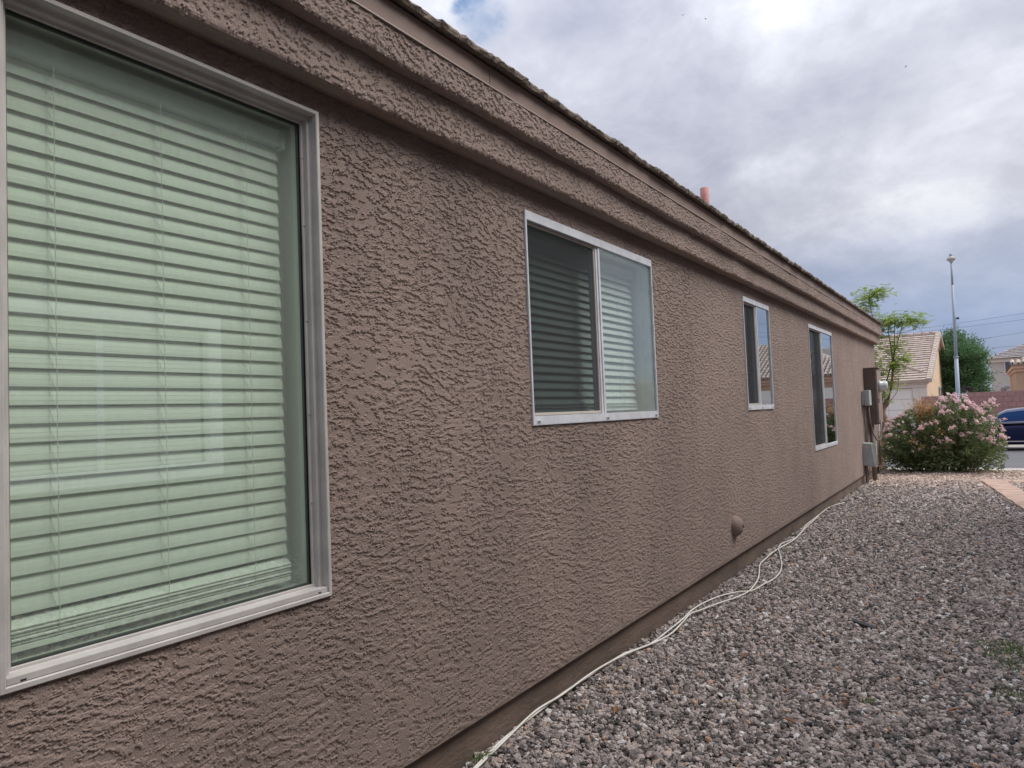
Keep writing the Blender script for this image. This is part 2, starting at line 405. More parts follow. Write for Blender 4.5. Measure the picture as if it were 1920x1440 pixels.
def fbm(x, y, o=4, r=.55):
    s = 0; a = 1; t = 0
    for k in range(o):
        s = s + a * perlin(x * 2.03 ** k + 17.3 * k, y * 2.03 ** k + 9.1 * k); t += a; a *= r
    return s / t
def sstep(a, b, x):
    t = np.clip((x - a) / (b - a), 0, 1); return t * t * (3 - 2 * t)
def stucco_height(y, z, amp=.0044, an=.31, vs=54.0):
    """ragged plates with a crisp lower lip, pulled sideways by the trowel"""
    y = y + .05 * fbm(y * 1.7 + 3, z * 2.3, 2); z0 = z
    z = z + .055 * fbm(y * 1.5, z * 1.9 + 40, 3)
    wy = .016 * fbm(y * 60, z * 60 + 7, 3); wz = .011 * fbm(y * 60 + 31, z * 60, 3)
    big = fbm(y * 1.6 + 5, z * 2.1 + 11, 3); big2 = fbm(y * 5.5 + 50, z * 7 + 3, 2)
    thr = .02 + big * .34 + big2 * .22
    thr = .02 + big * .34 + big2 * .22
    def plate(zz): return sstep(-.006, .009, fbm((y + wy) * vs * an, (zz + wz) * vs, 4, .58) - thr)
    p = plate(z); below = plate(z - .011)
    lip = p * (.74 + .26 * (1 - below))              # fullest along the lower edge
    y2, z2 = y + 60, z + 33
    q = sstep(-.008, .012, fbm((y2 + wy) * 96 * .42, (z2 + wz) * 96, 3, .6) - .16 - .35 * fbm(y * 3 + 70, z * 4, 2))
    grain = fbm(y * 170, z * 190, 2)
    return amp * (lip + .55 * q * (1 - p * .75) + .16 * grain * (1 - .7 * p)) + .0022 * fbm(y * 5, z * 6, 2)
def y_columns(y0, y1, dmin=.0036, dmax=.013):
    ys = [y0]
    while ys[-1] < y1:
        y = ys[-1]; far = max(0, y - .5)
        ys.append(y + (dmin if .4 < y < 2.4 else (.06 if y <= .4 else min(dmax, 4.2e-4 * (3.35 + y * y)))))
    ys[-1] = y1; return np.array(ys)
def grid_object(name, zones, keep, m, parent, smooth=False):
    """mesh from (n, k, 3) grids of points with masks of the quads to keep"""
    if not isinstance(zones, list): zones = [(zones, keep)]
    V = []; Q = []; base = 0
    for P, kp in zones:
        n, k = P.shape[:2]; idx = np.arange(n * k).reshape(n, k) + base
        q = np.stack([idx[:-1, :-1], idx[1:, :-1], idx[1:, 1:], idx[:-1, 1:]], -1)
        Q.append(q[kp] if kp is not None else q.reshape(-1, 4)); V.append(P.reshape(-1, 3)); base += n * k
    V = np.concatenate(V) - np.array(wloc(parent)); q = np.concatenate(Q)
    used = np.zeros(len(V), bool); used[q.ravel()] = True; new = np.cumsum(used) - 1; V = V[used]; q = new[q]
    me = bpy.data.meshes.new(name); me.vertices.add(len(V)); me.vertices.foreach_set('co', V.astype(np.float32).ravel())
    me.loops.add(q.size); me.loops.foreach_set('vertex_index', q.ravel().astype(np.int32))
    me.polygons.add(len(q)); me.polygons.foreach_set('loop_start', np.arange(0, q.size, 4, dtype=np.int32))
    me.polygons.foreach_set('use_smooth', np.full(len(q), smooth)); me.update(calc_edges=True)
    me.materials.append(m)
    o = bpy.data.objects.new(name, me); COL.objects.link(o); o.parent = parent; return o

# ------------------------------------------------------------------ ground, street
def ground_mat():
    m = bpy.data.materials.new('gravel_bed'); m.use_nodes = True; t = m.node_tree
    b = t.nodes['Principled BSDF']; b.inputs['Roughness'].default_value = 0.95
    g = N(t, 'ShaderNodeNewGeometry'); P = g.outputs['Position']
    v = N(t, 'ShaderNodeTexVoronoi'); v.inputs['Scale'].default_value = 55; t.links.new(P, v.inputs['Vector'])
    rnd = N(t, 'ShaderNodeSeparateColor'); t.links.new(v.outputs['Color'], rnd.inputs[0])
    grey = ramp(t, rnd.outputs[0], [(0.0, (0.05, 0.045, 0.042)), (0.5, (0.09, 0.08, 0.075)), (1.0, (0.16, 0.14, 0.13))])  # bed darker than the stones, painting the shade in the gaps between them
    tan = ramp(t, rnd.outputs[0], [(0.0, (0.22, 0.15, 0.11)), (0.5, (0.40, 0.30, 0.24)), (1.0, (0.58, 0.47, 0.40))])
    sp = N(t, 'ShaderNodeSeparateXYZ'); t.links.new(P, sp.inputs[0])
    nn = noise_n(t, P, 1.5, 3)
    yy = math_n(t, 'MULTIPLY_ADD', nn, 2.0, sp.outputs[1])
    f = N(t, 'ShaderNodeMapRange'); f.inputs['From Min'].default_value = 12.6; f.inputs['From Max'].default_value = 14.6
    t.links.new(yy, f.inputs['Value'])
    c = mixc(t, f.outputs[0], grey, tan)
    t.links.new(c, b.inputs['Base Color'])
    bn = N(t, 'ShaderNodeBump'); bn.inputs['Distance'].default_value = 0.012
    t.links.new(math_n(t, 'MULTIPLY', v.outputs['Distance'], -1.0), bn.inputs['Height']); t.links.new(bn.outputs[0], b.inputs['Normal'])
    return m
g = MB()
ys = [(-25, -.012), (16.2, -.012), (16.9, -.03), (17.58, -.135)]
for (a, za), (c, zb) in zip(ys, ys[1:]):
    g.quad((-40, a, za), (60, a, za), (60, c, zb), (-40, c, zb))
tag(obj('yard_ground', g, ground_mat()), kind='structure')
g = MB().box(-60, 80, 17.58, 18.35, -.6, -.12)
pv = obj('sidewalk', g, MT['concrete']); tag(pv, kind='structure')
g = MB()
g.prism([(18.354, -.6), (18.354, -.118), (18.46, -.122), (18.56, -.2), (18.75, -.235), (18.75, -.6)], -60, 80, 'x')
tag(obj('kerb', g, MT['concrete']), kind='structure')
def asphalt():
    m = bpy.data.materials.new('asphalt'); m.use_nodes = True; t = m.node_tree
    b = t.nodes['Principled BSDF']; b.inputs['Roughness'].default_value = 0.85
    g = N(t, 'ShaderNodeNewGeometry'); P = g.outputs['Position']
    n = noise_n(t, vmath(t, 'MULTIPLY', P, (0.3, 1, 1)).outputs[0], 1.2, 5, 0.6); f = noise_n(t, P, 60, 3, 0.7)
    c = mixc(t, n, (0.115, 0.115, 0.125), (0.175, 0.175, 0.185)); c = mixc(t, math_n(t, 'MULTIPLY', f, 0.5), c, (0.08, 0.08, 0.085))
    v = N(t, 'ShaderNodeTexVoronoi', feature='DISTANCE_TO_EDGE'); v.inputs['Scale'].default_value = 0.45
    w = vmath(t, 'ADD', P, vmath(t, 'SCALE', noise_n_c(t, P)).outputs[0]); t.links.new(w.outputs[0], v.inputs['Vector'])
    c = mixc(t, ramp(t, v.outputs['Distance'], [(0.0, 1.0), (0.012, 0.0)]), c, (0.045, 0.045, 0.05))
    t.links.new(c, b.inputs['Base Color'])
    return m
def noise_n_c(t, P):
    n = N(t, 'ShaderNodeTexNoise'); n.inputs['Scale'].default_value = 1.1; n.inputs['Detail'].default_value = 4; t.links.new(P, n.inputs['Vector'])
    return n.outputs['Color']
g = MB().quad((-60, 18.7, -.245), (80, 18.7, -.245), (80, 28.1, -.245), (-60, 28.1, -.245))
tag(obj('road', g, asphalt()), kind='structure')
g = MB().prism([(28.0, -.6), (28.0, -.235), (28.15, -.2), (28.22, -.115), (29.6, -.11), (29.6, -.6)], -60, 80, 'x')
tag(obj('far_sidewalk', g, MT['concrete']), kind='structure')
g = MB().quad((-400, 29.55, -.13), (500, 29.55, -.13), (500, 900, -.13), (-400, 900, -.13))
g.quad((-400, -400, -.7), (500, -400, -.7), (500, 29.6, -.7), (-400, 29.6, -.7))
tag(obj('far_ground', g, mat('far_dirt', (0.30, 0.235, 0.18), 0.95, var=0.2, vscale=0.3)), kind='structure')

# ------------------------------------------------------------------ the house
H = thing('house', 'long taupe stucco house with moulded eave running down the whole left side', 'house', (0, 8, 0))
WIN = [(0.667, 1.612, 0.855, 2.468), (2.891, 4.451, 1.366, 2.420), (6.583, 7.512, 1.380, 2.434), (9.441, 11.022, 0.824, 2.422)]
INS = 0.012                      # the hole is a little smaller than the flange
holes = [(a + INS, b - INS, c + INS, d - INS) for a, b, c, d in WIN]
Y0, Y1, ZB, ZT = -6.0, 15.70, 0.165, 2.72
def wall_zone(ya, yb, dz):
    yg = y_columns(Y0, Y1); yg = np.concatenate([[ya], yg[(yg > ya + .001) & (yg < yb - .001)], [yb]])
    zg = np.linspace(ZB, 2.56, int((2.56 - ZB) / dz)); GY, GZ = np.meshgrid(yg, zg, indexing='ij')
    hh = stucco_height(GY, GZ); hh = hh * (.25 + .75 * sstep(0, .03, GZ - ZB))     # smoother along the screed at the bottom
    cy_ = (GY[:-1, :-1] + GY[1:, 1:]) / 2; cz_ = (GZ[:-1, :-1] + GZ[1:, 1:]) / 2; kp = np.ones(cy_.shape, bool)
    for a, b, c, d in holes: kp &= ~((cy_ > a) & (cy_ < b) & (cz_ > c) & (cz_ < d))
    return np.stack([hh, GY, GZ], -1), kp
grid_object('wall', [wall_zone(.30, 5.2, .0031), wall_zone(Y0, .30, .03), wall_zone(5.2, Y1, .0085)], None, MT['stucco'], H)
wall = MB()
for a, b, c, d in holes:
    for p, q in (((a, c), (b, c)), ((b, c), (b, d)), ((b, d), (a, d)), ((a, d), (a, c))):
        wall.quad((0, *p), (0, *q), (-.07, *q), (-.07, *p))
# lower lip of the stucco, front and back walls
wall.quad((0, Y0, ZB), (-.04, Y0, ZB), (-.04, Y1, ZB), (0, Y1, ZB))
wall.quad((0, Y1, ZB), (-10, Y1, ZB), (-10, Y1, ZT), (0, Y1, ZT))
wall.quad((0, Y0, ZB), (0, Y0, ZT), (-10, Y0, ZT), (-10, Y0, ZB))
wall.add([(0, Y1, ZT), (-10, Y1, ZT), (-5, Y1, 4.5)], [(0, 1, 2)])
wall.add([(0, Y0, ZT), (-10, Y0, ZT), (-5, Y0, 4.5)], [(0, 2, 1)])
wall.quad((-10, Y0, ZB), (-10, Y1, ZB), (-10, Y1, ZT), (-10, Y0, ZT))
obj('wall', wall, MT['bumpstucco'], H)
inner = MB()
inner.quad((-.25, Y0, ZB), (-.25, Y0, .1), (-9.8, Y0, .1), (-9.8, Y0, ZB))
inner.quad((-.3, Y0 + .2, .12), (-9.8, Y0 + .2, .12), (-9.8, Y1 - .2, .12), (-.3, Y1 - .2, .12))
inner.quad((-.3, Y0 + .2, 2.62), (-9.8, Y0 + .2, 2.62), (-9.8, Y1 - .2, 2.62), (-.3, Y1 - .2, 2.62))
inner.quad((-4.2, Y0 + .2, .12), (-4.2, Y1 - .2, .12), (-4.2, Y1 - .2, 2.62), (-4.2, Y0 + .2, 2.62))
obj('interior_wall', inner, MT['drywall'], H)
st = MB()
st.box(-10, -.035, Y0 + .03, Y1 - .035, -.4, ZB + .02)
obj('stem_wall', st, MT['stem'], H)
# two foam mouldings wrapped in stucco under the fascia
def band_ring(prof, y1, q):
    """moulding along the wall with a slightly wavy hand-coated edge, returning round the front corner"""
    pts = [Vector((p[0], 0, p[1])) for p in prof]; P = [pts[0]]
    for a, b in zip(pts, pts[1:]):
        m_ = max(1, int(round((b - a).length / .0055))); P += [a.lerp(b, (i + 1) / m_) for i in range(m_)]
    px = np.array([p.x for p in P]); pz = np.array([p.z for p in P]); k = len(P)
    tx = np.gradient(px); tz = np.gradient(pz); ln = np.hypot(tx, tz); nx, nz = tz / ln, -tx / ln
    s_ = np.concatenate([[0], np.cumsum(np.hypot(np.diff(px), np.diff(pz)))])
    ys_ = y_columns(Y0, y1); GY, GS = np.meshgrid(ys_, s_, indexing='ij')
    h = stucco_height(GY * 1.0 + 40 * q, GS + 3 * q, .0046, .6)
    prot = np.clip((px - .03) / .03, 0, 1)[None, :]
    h = h * np.clip(.25 + sstep(.0, .06, np.abs(nz))[None, :] * 0 + np.clip(nx, 0, 1)[None, :], .25, 1) * prot
    dz = (.006 * fbm(ys_ * 1.3, ys_ * 0 + q * 9, 2) + .004 * fbm(ys_ * 6, ys_ * 0 + q * 5, 2))[:, None] * prot
    dx = (.006 * fbm(ys_ * 1.7, ys_ * 0 + q * 7 + 3, 2))[:, None] * prot
    G = np.stack([px[None, :] + nx[None, :] * h + dx, GY, pz[None, :] + nz[None, :] * h + dz], -1)
    L = np.concatenate([G, (G[-1:, :, :] * np.array([0, 1, 1]) + np.array([-10, 0, 0]))], 0)
    return grid_object('eave_moulding', L, None, MT['band'], H)
def arc(cx, cz, r, a0, a1, n=5):
    return [(cx + r * math.cos(R(a0 + (a1 - a0) * i / n)), cz + r * math.sin(R(a0 + (a1 - a0) * i / n))) for i in range(n + 1)]
low = [(-.01, 2.548), (.04, 2.536)] + arc(.066, 2.558, .020, -100, 0) + [(.086, 2.62), (.086, 2.712)]
upp = [(.082, 2.708), (.10, 2.700)] + arc(.119, 2.721, .019, -100, 0) + [(.138, 2.76), (.138, 2.824), (.06, 2.824)]
band_ring(low, Y1 + .08, 1.0)
band_ring(upp, Y1 + .13, 2.0)
d = MB().prism([(.06, 2.8245), (.146, 2.8245), (.146, 2.8285), (.125, 2.8305), (.06, 2.8305)], Y0, Y1 + .15, 'y')
obj('drip_edge', d, MT['drip'], H)
fj = [-6, -3.1, -.7, 2.46, 5.62, 8.78, 11.84, 14.9, 15.85]
for a, b in zip(fj, fj[1:]):
    obj('fascia_board', MB().box(.09, .132, a + .0018, b - .0018, 2.832, 2.922), MT['fascia'], H, bevel=.0015)
RS = 0.34                        # roof slope
roof = MB()
def rz(x): return 2.925 + (0.16 - x) * RS
roof.hexa([(-5, Y0 - .1, rz(-5) - .06), (.13, Y0 - .1, rz(.13) - .004), (-5, Y1 + .15, rz(-5) - .06), (.13, Y1 + .15, rz(.13) - .004),
           (-5, Y0 - .1, rz(-5)), (.13, Y0 - .1, rz(.13)), (-5, Y1 + .15, rz(-5)), (.13, Y1 + .15, rz(.13))])
roof.hexa([(-10.3, Y0 - .1, rz(.3) - .06), (-5.001, Y0 - .1, rz(-5) - .06), (-10.3, Y1 + .15, rz(.3) - .06), (-5.001, Y1 + .15, rz(-5) - .06),
           (-10.3, Y0 - .1, rz(.3)), (-5.001, Y0 - .1, rz(-5)), (-10.3, Y1 + .15, rz(.3)), (-5.001, Y1 + .15, rz(-5))])
for k in range(1, 14):           # courses further up, out of sight from the yard
    x = .17 - .36 * k
    roof.hexa([(x - .36, Y0 - .1, rz(x - .36) + .003), (x, Y0 - .1, rz(x) + .003), (x - .36, Y1 + .15, rz(x - .36) + .003), (x, Y1 + .15, rz(x) + .003),
               (x - .36, Y0 - .1, rz(x - .36) + .012), (x, Y0 - .1, rz(x) + .036), (x - .36, Y1 + .15, rz(x - .36) + .012), (x, Y1 + .15, rz(x) + .036)])
roof_o = obj('roof', roof, MT['tile'], H)
def tile_mesh(seed):
    rg = random.Random(seed); mb = MB(); n = 12; w = 0.296
    vs = []
    for i in range(n + 1):
        y = w * i / n
        for half in (0, 1):
            yy = y + (0.0 if half == 0 else 0.004)
        top = .030 + rg.uniform(-.003, .0035); fr = .0 + rg.uniform(-.004, .004); bot = rg.uniform(-.002, .003)
        mid = fr + rg.uniform(-.003, .007)
        vs += [(-.40, y, .4 * RS + .0), (fr - .004, y, bot), (mid, y, .016 + rg.uniform(-.004, .004)), (fr - .006, y, top), (-.40, y, .4 * RS + .02)]
    k = 5
    fs = [(i * k + j, (i + 1) * k + j, (i + 1) * k + (j + 1) % k, i * k + (j + 1) % k) for i in range(n) for j in range(k)]
    fs += [tuple(range(k)), tuple(n * k + j for j in range(k))[::-1]]
    mb.add(vs, fs, False)
    me = mb.mesh('roof_tile'); me.materials.append(MT['tile']); return me
tms = [tile_mesh(i) for i in range(6)]
y = -3.0; i = 0
while y < Y1 + .13:
    o = bpy.data.objects.new('roof_tile', tms[rng.randrange(6)]); COL.objects.link(o); o.parent = roof_o
    o.location = Vector((.172 + rng.uniform(-.008, .008), y, 2.921 + rng.uniform(-.001, .002))) - wloc(roof_o)
    o.rotation_euler = (rng.uniform(-.004, .004), rng.uniform(-.01, .01), rng.uniform(-.012, .012))
    y += .30
# plumbing vent above the roof
vp = MB().lathe([(0, .0), (.050, .0), (.050, .575), (.043, .58), (.040, .56), (0, .56)], (-.8, 8.16, 3.42), seg=18)
obj('vent_pipe', vp, MT['pinkpipe'], roof_o)
fl_ = MB().lathe([(.11, 0), (.075, .10), (.064, .12)], (-.8, 8.16, rz(-.8) + .0), seg=16)
obj('pipe_flashing', fl_, MT['pinkpipe'], roof_o)

# ------------------------------------------------------------------ windows
def frame_ring(y0, y1, z0, z1, prof):
    """a profile (inset, x) swept round a rectangle with mitred corners"""
    mb = MB(); vs = []
    for dd, x in prof:
        vs += [(x, y0 + dd, z0 + dd), (x, y1 - dd, z0 + dd), (x, y1 - dd, z1 - dd), (x, y0 + dd, z1 - dd)]
    fs = [(i * 4 + k, i * 4 + (k + 1) % 4, (i + 1) * 4 + (k + 1) % 4, (i + 1) * 4 + k) for i in range(len(prof) - 1) for k in range(4)]
    return mb.add(vs, fs)
def slab(mb, y0, y1, z0, z1, x0, x1): return mb.box(x0, x1, y0, y1, z0, z1)

# nearest window: one fixed light, deep metal frame
a, b, c, dd = WIN[0]
w1 = obj('window', frame_ring(a, b, c, dd, [(0, -.002), (0, .011), (.003, .0145), (.013, .0145), (.0155, .012), (.0155, -.012), (.019, -.0145), (.030, -.0145), (.0315, -.016), (.0315, -.030), (.034, -.032), (.041, -.032), (.042, -.034), (.042, -.052)]), MT['alu'], H)
obj('gasket', frame_ring(a + .042, b - .042, c + .042, dd - .042, [(0, -.040), (.0, -.046), (.006, -.0465), (.006, -.0535)]), MT['gasket'], w1)
obj('pane', MB().box(-.054, -.050, a + .0425, b - .0425, c + .0425, dd - .0425), MT['g_green'], w1)
sill = MB(); sill.box(-.0425, .009, a + .017, b - .017, c + .0165, c + .0325)
obj('sill', sill, MT['alu'], w1, bevel=.002)
for z in (1.16, 1.45, 1.76, 2.08, 2.31):
    obj('screw', MB().lathe([(0, .0025), (.003, .002), (.0038, 0)], (-.032, b - .0375, z), (1, 0, 0), 10), MT['screw'], w1)
for yy in (a + .05, b - .05):
    obj('weep_hole', MB().box(.0085, .0096, yy - .006, yy + .006, c + .0185, c + .0225), MT['hole'], w1)
# drywall box behind the pane
rv = MB()
ri = .036
rv.quad((-.150, b - .10, c + ri), (-.150, b - ri, c + ri), (-.150, b - ri, dd - ri), (-.150, b - .10, dd - ri))  # added strip facing out, to catch light in the gap beside the blind
rv.quad((-.058, b - ri, c + ri), (-.058, b - ri, dd - ri), (-.30, b - ri, dd - ri), (-.30, b - ri, c + ri))
rv.quad((-.058, a + ri, c + ri), (-.30, a + ri, c + ri), (-.30, a + ri, dd - ri), (-.058, a + ri, dd - ri))
rv.quad((-.058, a + ri, dd - ri), (-.30, a + ri, dd - ri), (-.30, b - ri, dd - ri), (-.058, b - ri, dd - ri))
rv.quad((-.058, a + ri, c + ri), (-.058, b - ri, c + ri), (-.30, b - ri, c + ri), (-.30, a + ri, c + ri))
obj('window_return', rv, MT['drywall'], w1)

def slat_mesh(length, wd=.051, th=.0028):
    mb = MB(); n = 4; vs = []
    for i in range(n + 1):
        s = (i / n - .5) * wd; cz = .0035 * (1 - (2 * i / n - 1) ** 2)
        for t_ in (0, 1):
            vs += [(s, 0, cz + t_ * th), (s, length, cz + t_ * th)]
    # row: i -> 4 verts [bot0, bot1, top0, top1]
    fs = []
    for i in range(n):
        p, q = i * 4, (i + 1) * 4
        fs += [(p, q, q + 1, p + 1), (p + 2, p + 3, q + 3, q + 2), (p, p + 2, q + 2, q), (p + 1, q + 1, q + 3, p + 3)]
    fs += [(0, 1, 3, 2), (n * 4, n * 4 + 2, n * 4 + 3, n * 4 + 1)]
    mb.add(vs, fs, False)
    me = mb.mesh('slat'); me.materials.append(MT['slat']); return me
def make_blind(label, y0, y1, ztop, zbot, x, pitch, tilt, ladders, stack=4):
    t = thing('window_blind', label, 'blind', (x, (y0 + y1) / 2, zbot), group='slatted blinds inside the windows')
    L = wloc(t)
    me = slat_mesh(y1 - y0)
    hr = MB().box(x - .03, x + .03, y0, y1, ztop - .055, ztop)
    obj('headrail', hr, MT['valance'], t, bevel=.002)
    br = MB().box(x - .034, x + .034, y1 + .001, y1 + .016, ztop - .062, ztop + .004)
    obj('bracket', br, MT['valance'], t, bevel=.002)
    z = ztop - .075; n = 0
    zs = zbot + .012 + stack * .009 + .026
    while z > zs:
        o = bpy.data.objects.new('slat', me); COL.objects.link(o); o.parent = t
        o.location = Vector((x + rng.uniform(-.0006, .0006), y0, z)) - L
        o.rotation_euler = (rng.uniform(-.0015, .0015), tilt + rng.uniform(-.02, .02), 0)
        z -= pitch; n += 1
    o = bpy.data.objects.new('slat', me); COL.objects.link(o); o.parent = t      # last slat, half folded on to the stack
    o.location = Vector((x + .004, y0, zbot + .02 + stack * .009 + .008)) - L; o.rotation_euler = (0, R(27), 0)
    for k in range(stack):
        o = bpy.data.objects.new('slat', me); COL.objects.link(o); o.parent = t
        o.location = Vector((x + .004 * (k % 2), y0, zbot + .02 + k * .009)) - L
        o.rotation_euler = (0, R(6), 0)
    obj('bottom_rail', MB().box(x - .025, x + .026, y0, y1, zbot, zbot + .014), MT['slat'], t, bevel=.002)
    for yy in ladders:
        cd = MB()
        pts = [(x + .030 + .0012 * math.sin(q * 1.7), yy + .001 * math.sin(q * 2.3 + yy), ztop - .055 - (ztop - .055 - zbot - .02) * q / 40) for q in range(41)]
        cd.tube(pts, .0011, 5)
        obj('lift_cord', cd, MT['cordm'], t)
        ld = MB(); zz = ztop - .075
        while zz > zs:
            ld.tube([(x - .002, yy - .006, zz + .022), (x + .0275, yy - .006, zz - .024)], .0009, 4)
            zz -= pitch
        obj('ladder_string', ld, MT['cordm'], t)
    return t
make_blind('large pale slatted blind behind the pane of the nearest window', a + .05, 1.532, 2.405, .912, -.118, .0452, R(71), (.835, 1.115, 1.395))

def slider(win, label_extra, split, pane_mat, screen_left=True):
    y0, y1, z0, z1 = win
    w = obj('window', frame_ring(y0, y1, z0, z1, [(0, -.002), (0, .010), (.002, .012), (.012, .012), (.013, .0105), (.013, -.004)]), MT['white'], H)
    # wide head and sill flanges
    head = MB().box(-.004, .0125, y0 + .0035, y1 - .0035, z1 - .046, z1 - .0035); obj('head_flange', head, MT['white'], w, bevel=.0015)
    sl = MB().box(-.004, .0125, y0 + .0035, y1 - .0035, z0 + .0035, z0 + .046); obj('sill_flange', sl, MT['white'], w, bevel=.0015)
    for q in (.03, (split - y0 + .02), (y1 - y0 - .06)):
        hd = obj('weep_cover', MB().box(.0128, .0155, y0 + q, y0 + q + .034, z0 + .012, z0 + .026), MT['white'], w)
        obj('slot', MB().box(.0152, .0160, y0 + q + .005, y0 + q + .029, z0 + .0145, z0 + .021), MT['hole'], w)
    iz0, iz1 = z0 + .0465, z1 - .0465
    # jamb linings that carry the tracks back into the wall
    jm = MB()
    jm.box(-.068, -.0045, y0 + .0135, y0 + .022, iz0, iz1); jm.box(-.068, -.0045, y1 - .022, y1 - .0135, iz0, iz1)
    jm.box(-.068, -.0045, y0 + .0135, y1 - .0135, z0 + .03, iz0 - .001); jm.box(-.068, -.0045, y0 + .0135, y1 - .0135, iz1 + .001, z1 - .03)
    obj('jamb', jm, MT['white'], w)
    # screen on the left half
    ly0, ly1 = y0 + .0225, split - .004
    obj('screen_frame', frame_ring(ly0, ly1, iz0 + .001, iz1 - .001, [(0, -.022), (0, -.008), (.002, -.006), (.012, -.006), (.014, -.008), (.014, -.020)]), MT['sash'], w)
    obj('insect_screen', MB().quad((-.014, ly0 + .012, iz0 + .012), (-.014, ly1 - .012, iz0 + .012), (-.014, ly1 - .012, iz1 - .012), (-.014, ly0 + .012, iz1 - .012)), MT['screen'], w)
    obj('sliding_pane', MB().box(-.050, -.046, ly0 + .002, split + .02, iz0 + .002, iz1 - .002), MT['g_dark'], w)
    # meeting stiles
    mu = MB(); mu.box(-.052, -.001, split - .0035, split + .017, iz0 + .0005, iz1 - .0005); mu.box(-.045, .0045, split + .019, split + .040, iz0 + .0005, iz1 - .0005)
    obj('mullion', mu, MT['white'], w, bevel=.0015)
    obj('fixed_pane', MB().box(-.0032, -.0012, split + .0405, y1 - .0131, iz0 - .0003, iz1 + .0003), pane_mat, w)
    rt = MB(); ax0 = -.07
    for (p, q) in (((y0 + .014, z0 + .03), (y1 - .014, z0 + .03)), ((y1 - .014, z0 + .03), (y1 - .014, z1 - .03)), ((y1 - .014, z1 - .03), (y0 + .014, z1 - .03)), ((y0 + .014, z1 - .03), (y0 + .014, z0 + .03))):
        rt.quad((ax0, *p), (ax0, *q), (-.30, *q), (-.30, *p))
    obj('window_return', rt, MT['drywall'], w)
    return w
slider(WIN[1], '', 3.655, MT['g_dusty'])
slider(WIN[2], '', 7.025, MT['g_clear'])
slider(WIN[3], '', 10.245, MT['g_clear'])
make_blind('slatted blind half hidden by a dark insect screen in the second nearest window', 2.935, 4.40, 2.35, 1.425, -.135, .0436, R(58), (3.15, 3.62, 4.18), stack=3)

# exterior vent cap low on the wall
vc = thing('vent_cap', 'small round taupe cap sticking out low on the stucco wall', 'vent cap', (0, 6.0, .42))
cap = MB().lathe([(.086, .0), (.086, .012), (.078, .035), (.058, .058), (.03, .068), (0, .07)], (.0, 6.0, .42), (1, 0, 0), 24)
obj('dome', cap, MT['fascia'], vc)
obj('plug', MB().lathe([(.016, .060), (.016, .075), (.010, .078), (0, .078)], (0, 6.012, .425), (1, 0, 0), 12), MT['stem'], vc)

# ------------------------------------------------------------------ meter boxes at the far corner
ep = thing('electric_panel', 'tall brown electric panel on the far corner of the stucco wall', 'electric panel', (0, 14.25, .98))
obj('cabinet', MB().box(.002, .185, 14.0, 14.62, 1.0, 2.0), MT['panelshade'], ep, bevel=.006)
obj('door', MB().box(.187, .215, 14.02, 14.34, 1.03, 1.97), MT['panellit'], ep, bevel=.005)
obj('door', MB().box(.187, .212, 14.36, 14.60, 1.03, 1.97), MT['panellit'], ep, bevel=.005)
obj('hood', MB().box(.002, .235, 13.99, 14.63, 2.002, 2.015), MT['panellit'], ep)
mt_ = obj('meter', MB().lathe([(.098, .0), (.098, .03), (.088, .04), (.086, .12), (.075, .14), (0, .145)], (.216, 14.2, 1.68), (1, 0, 0), 24), MT['meterglass'], ep)
obj('meter_ring', MB().lathe([(.104, 0), (.108, .008), (.108, .03), (.1, .036)], (.216, 14.2, 1.68), (1, 0, 0), 24), MT['greybox'], mt_)
obj('latch', MB().box(.216, .226, 14.05, 14.075, 1.38, 1.46), MT['hole'], ep, bevel=.002)
bx = thing('telephone_box', 'small grey utility box at panel height beside the brown electric panel', 'utility box', (0, 13.72, 1.36))
obj('base', MB().box(.002, .05, 13.60, 13.83, 1.355, 1.60), MT['greybox'], bx, bevel=.008)
obj('cover', MB().box(.052, .13, 13.585, 13.845, 1.345, 1.61), MT['greybox'], bx, bevel=.014)
bx2 = thing('cable_box', 'larger grey utility box with a sloping lid low on the wall', 'utility box', (0, 13.5, .33))
obj('base', MB().prism([(.002, .33), (.155, .325), (.165, .40), (.125, .70), (.002, .71)], 13.38, 13.66, 'y'), MT['greybox'], bx2, bevel=.006)
obj('lid', MB().prism([(.168, .335), (.182, .345), (.142, .695), (.127, .70)], 13.37, 13.67, 'y'), MT['meterglass'], bx2, bevel=.003)
cdt = thing('conduit', 'thick brown conduit running from the electric panel into the gravel', 'conduit', (.06, 14.1, 0))
obj('pipe', MB().tube([(.075, 14.1, 1.0), (.075, 14.1, -.05)], .038, 14), MT['conduit'], cdt)
for z in (.25, .62): obj('strap', MB().box(.002, .118, 14.055, 14.145, z, z + .022), MT['greybox'], cdt, bevel=.003)
for k, (yy, z0_, z1_, rr, lab) in enumerate(((13.66, .70, 1.36, .012, 'thin brown conduit between the two grey utility boxes, nearer one'),
                              (13.76, .70, 1.36, .014, 'thin brown conduit between the two grey utility boxes, farther one'),
                              (13.47, -.05, .34, .016, 'thin grey brown pipe from low grey box down into the gravel, nearer one'),
                              (13.60, -.05, .34, .019, 'thin grey brown pipe from low grey box down into the gravel, farther one'),
                              (14.35, -.05, 1.0, .014, 'slim brown pipe beyond the thick conduit under the panel'))):
    o = obj('thin_conduit', MB().tube([(.03 + .006 * math.sin(q * 2 + k), yy + .012 * math.sin(q * 1.3 + k), z1_ + (z0_ - z1_) * q / 6) for q in range(7)], rr, 8), MT['conduit'])
    tag(o, lab, 'pipe', 'thin pipes under the utility boxes')
lp = obj('cable_loop', MB().tube([(.09, 13.72, 1.355), (.10, 13.72, 1.1), (.13, 13.76, .86), (.17, 13.86, .74), (.215, 13.96, .74), (.23, 14.04, .86), (.225, 14.1, 1.08)], .013, 8), MT['conduit'])
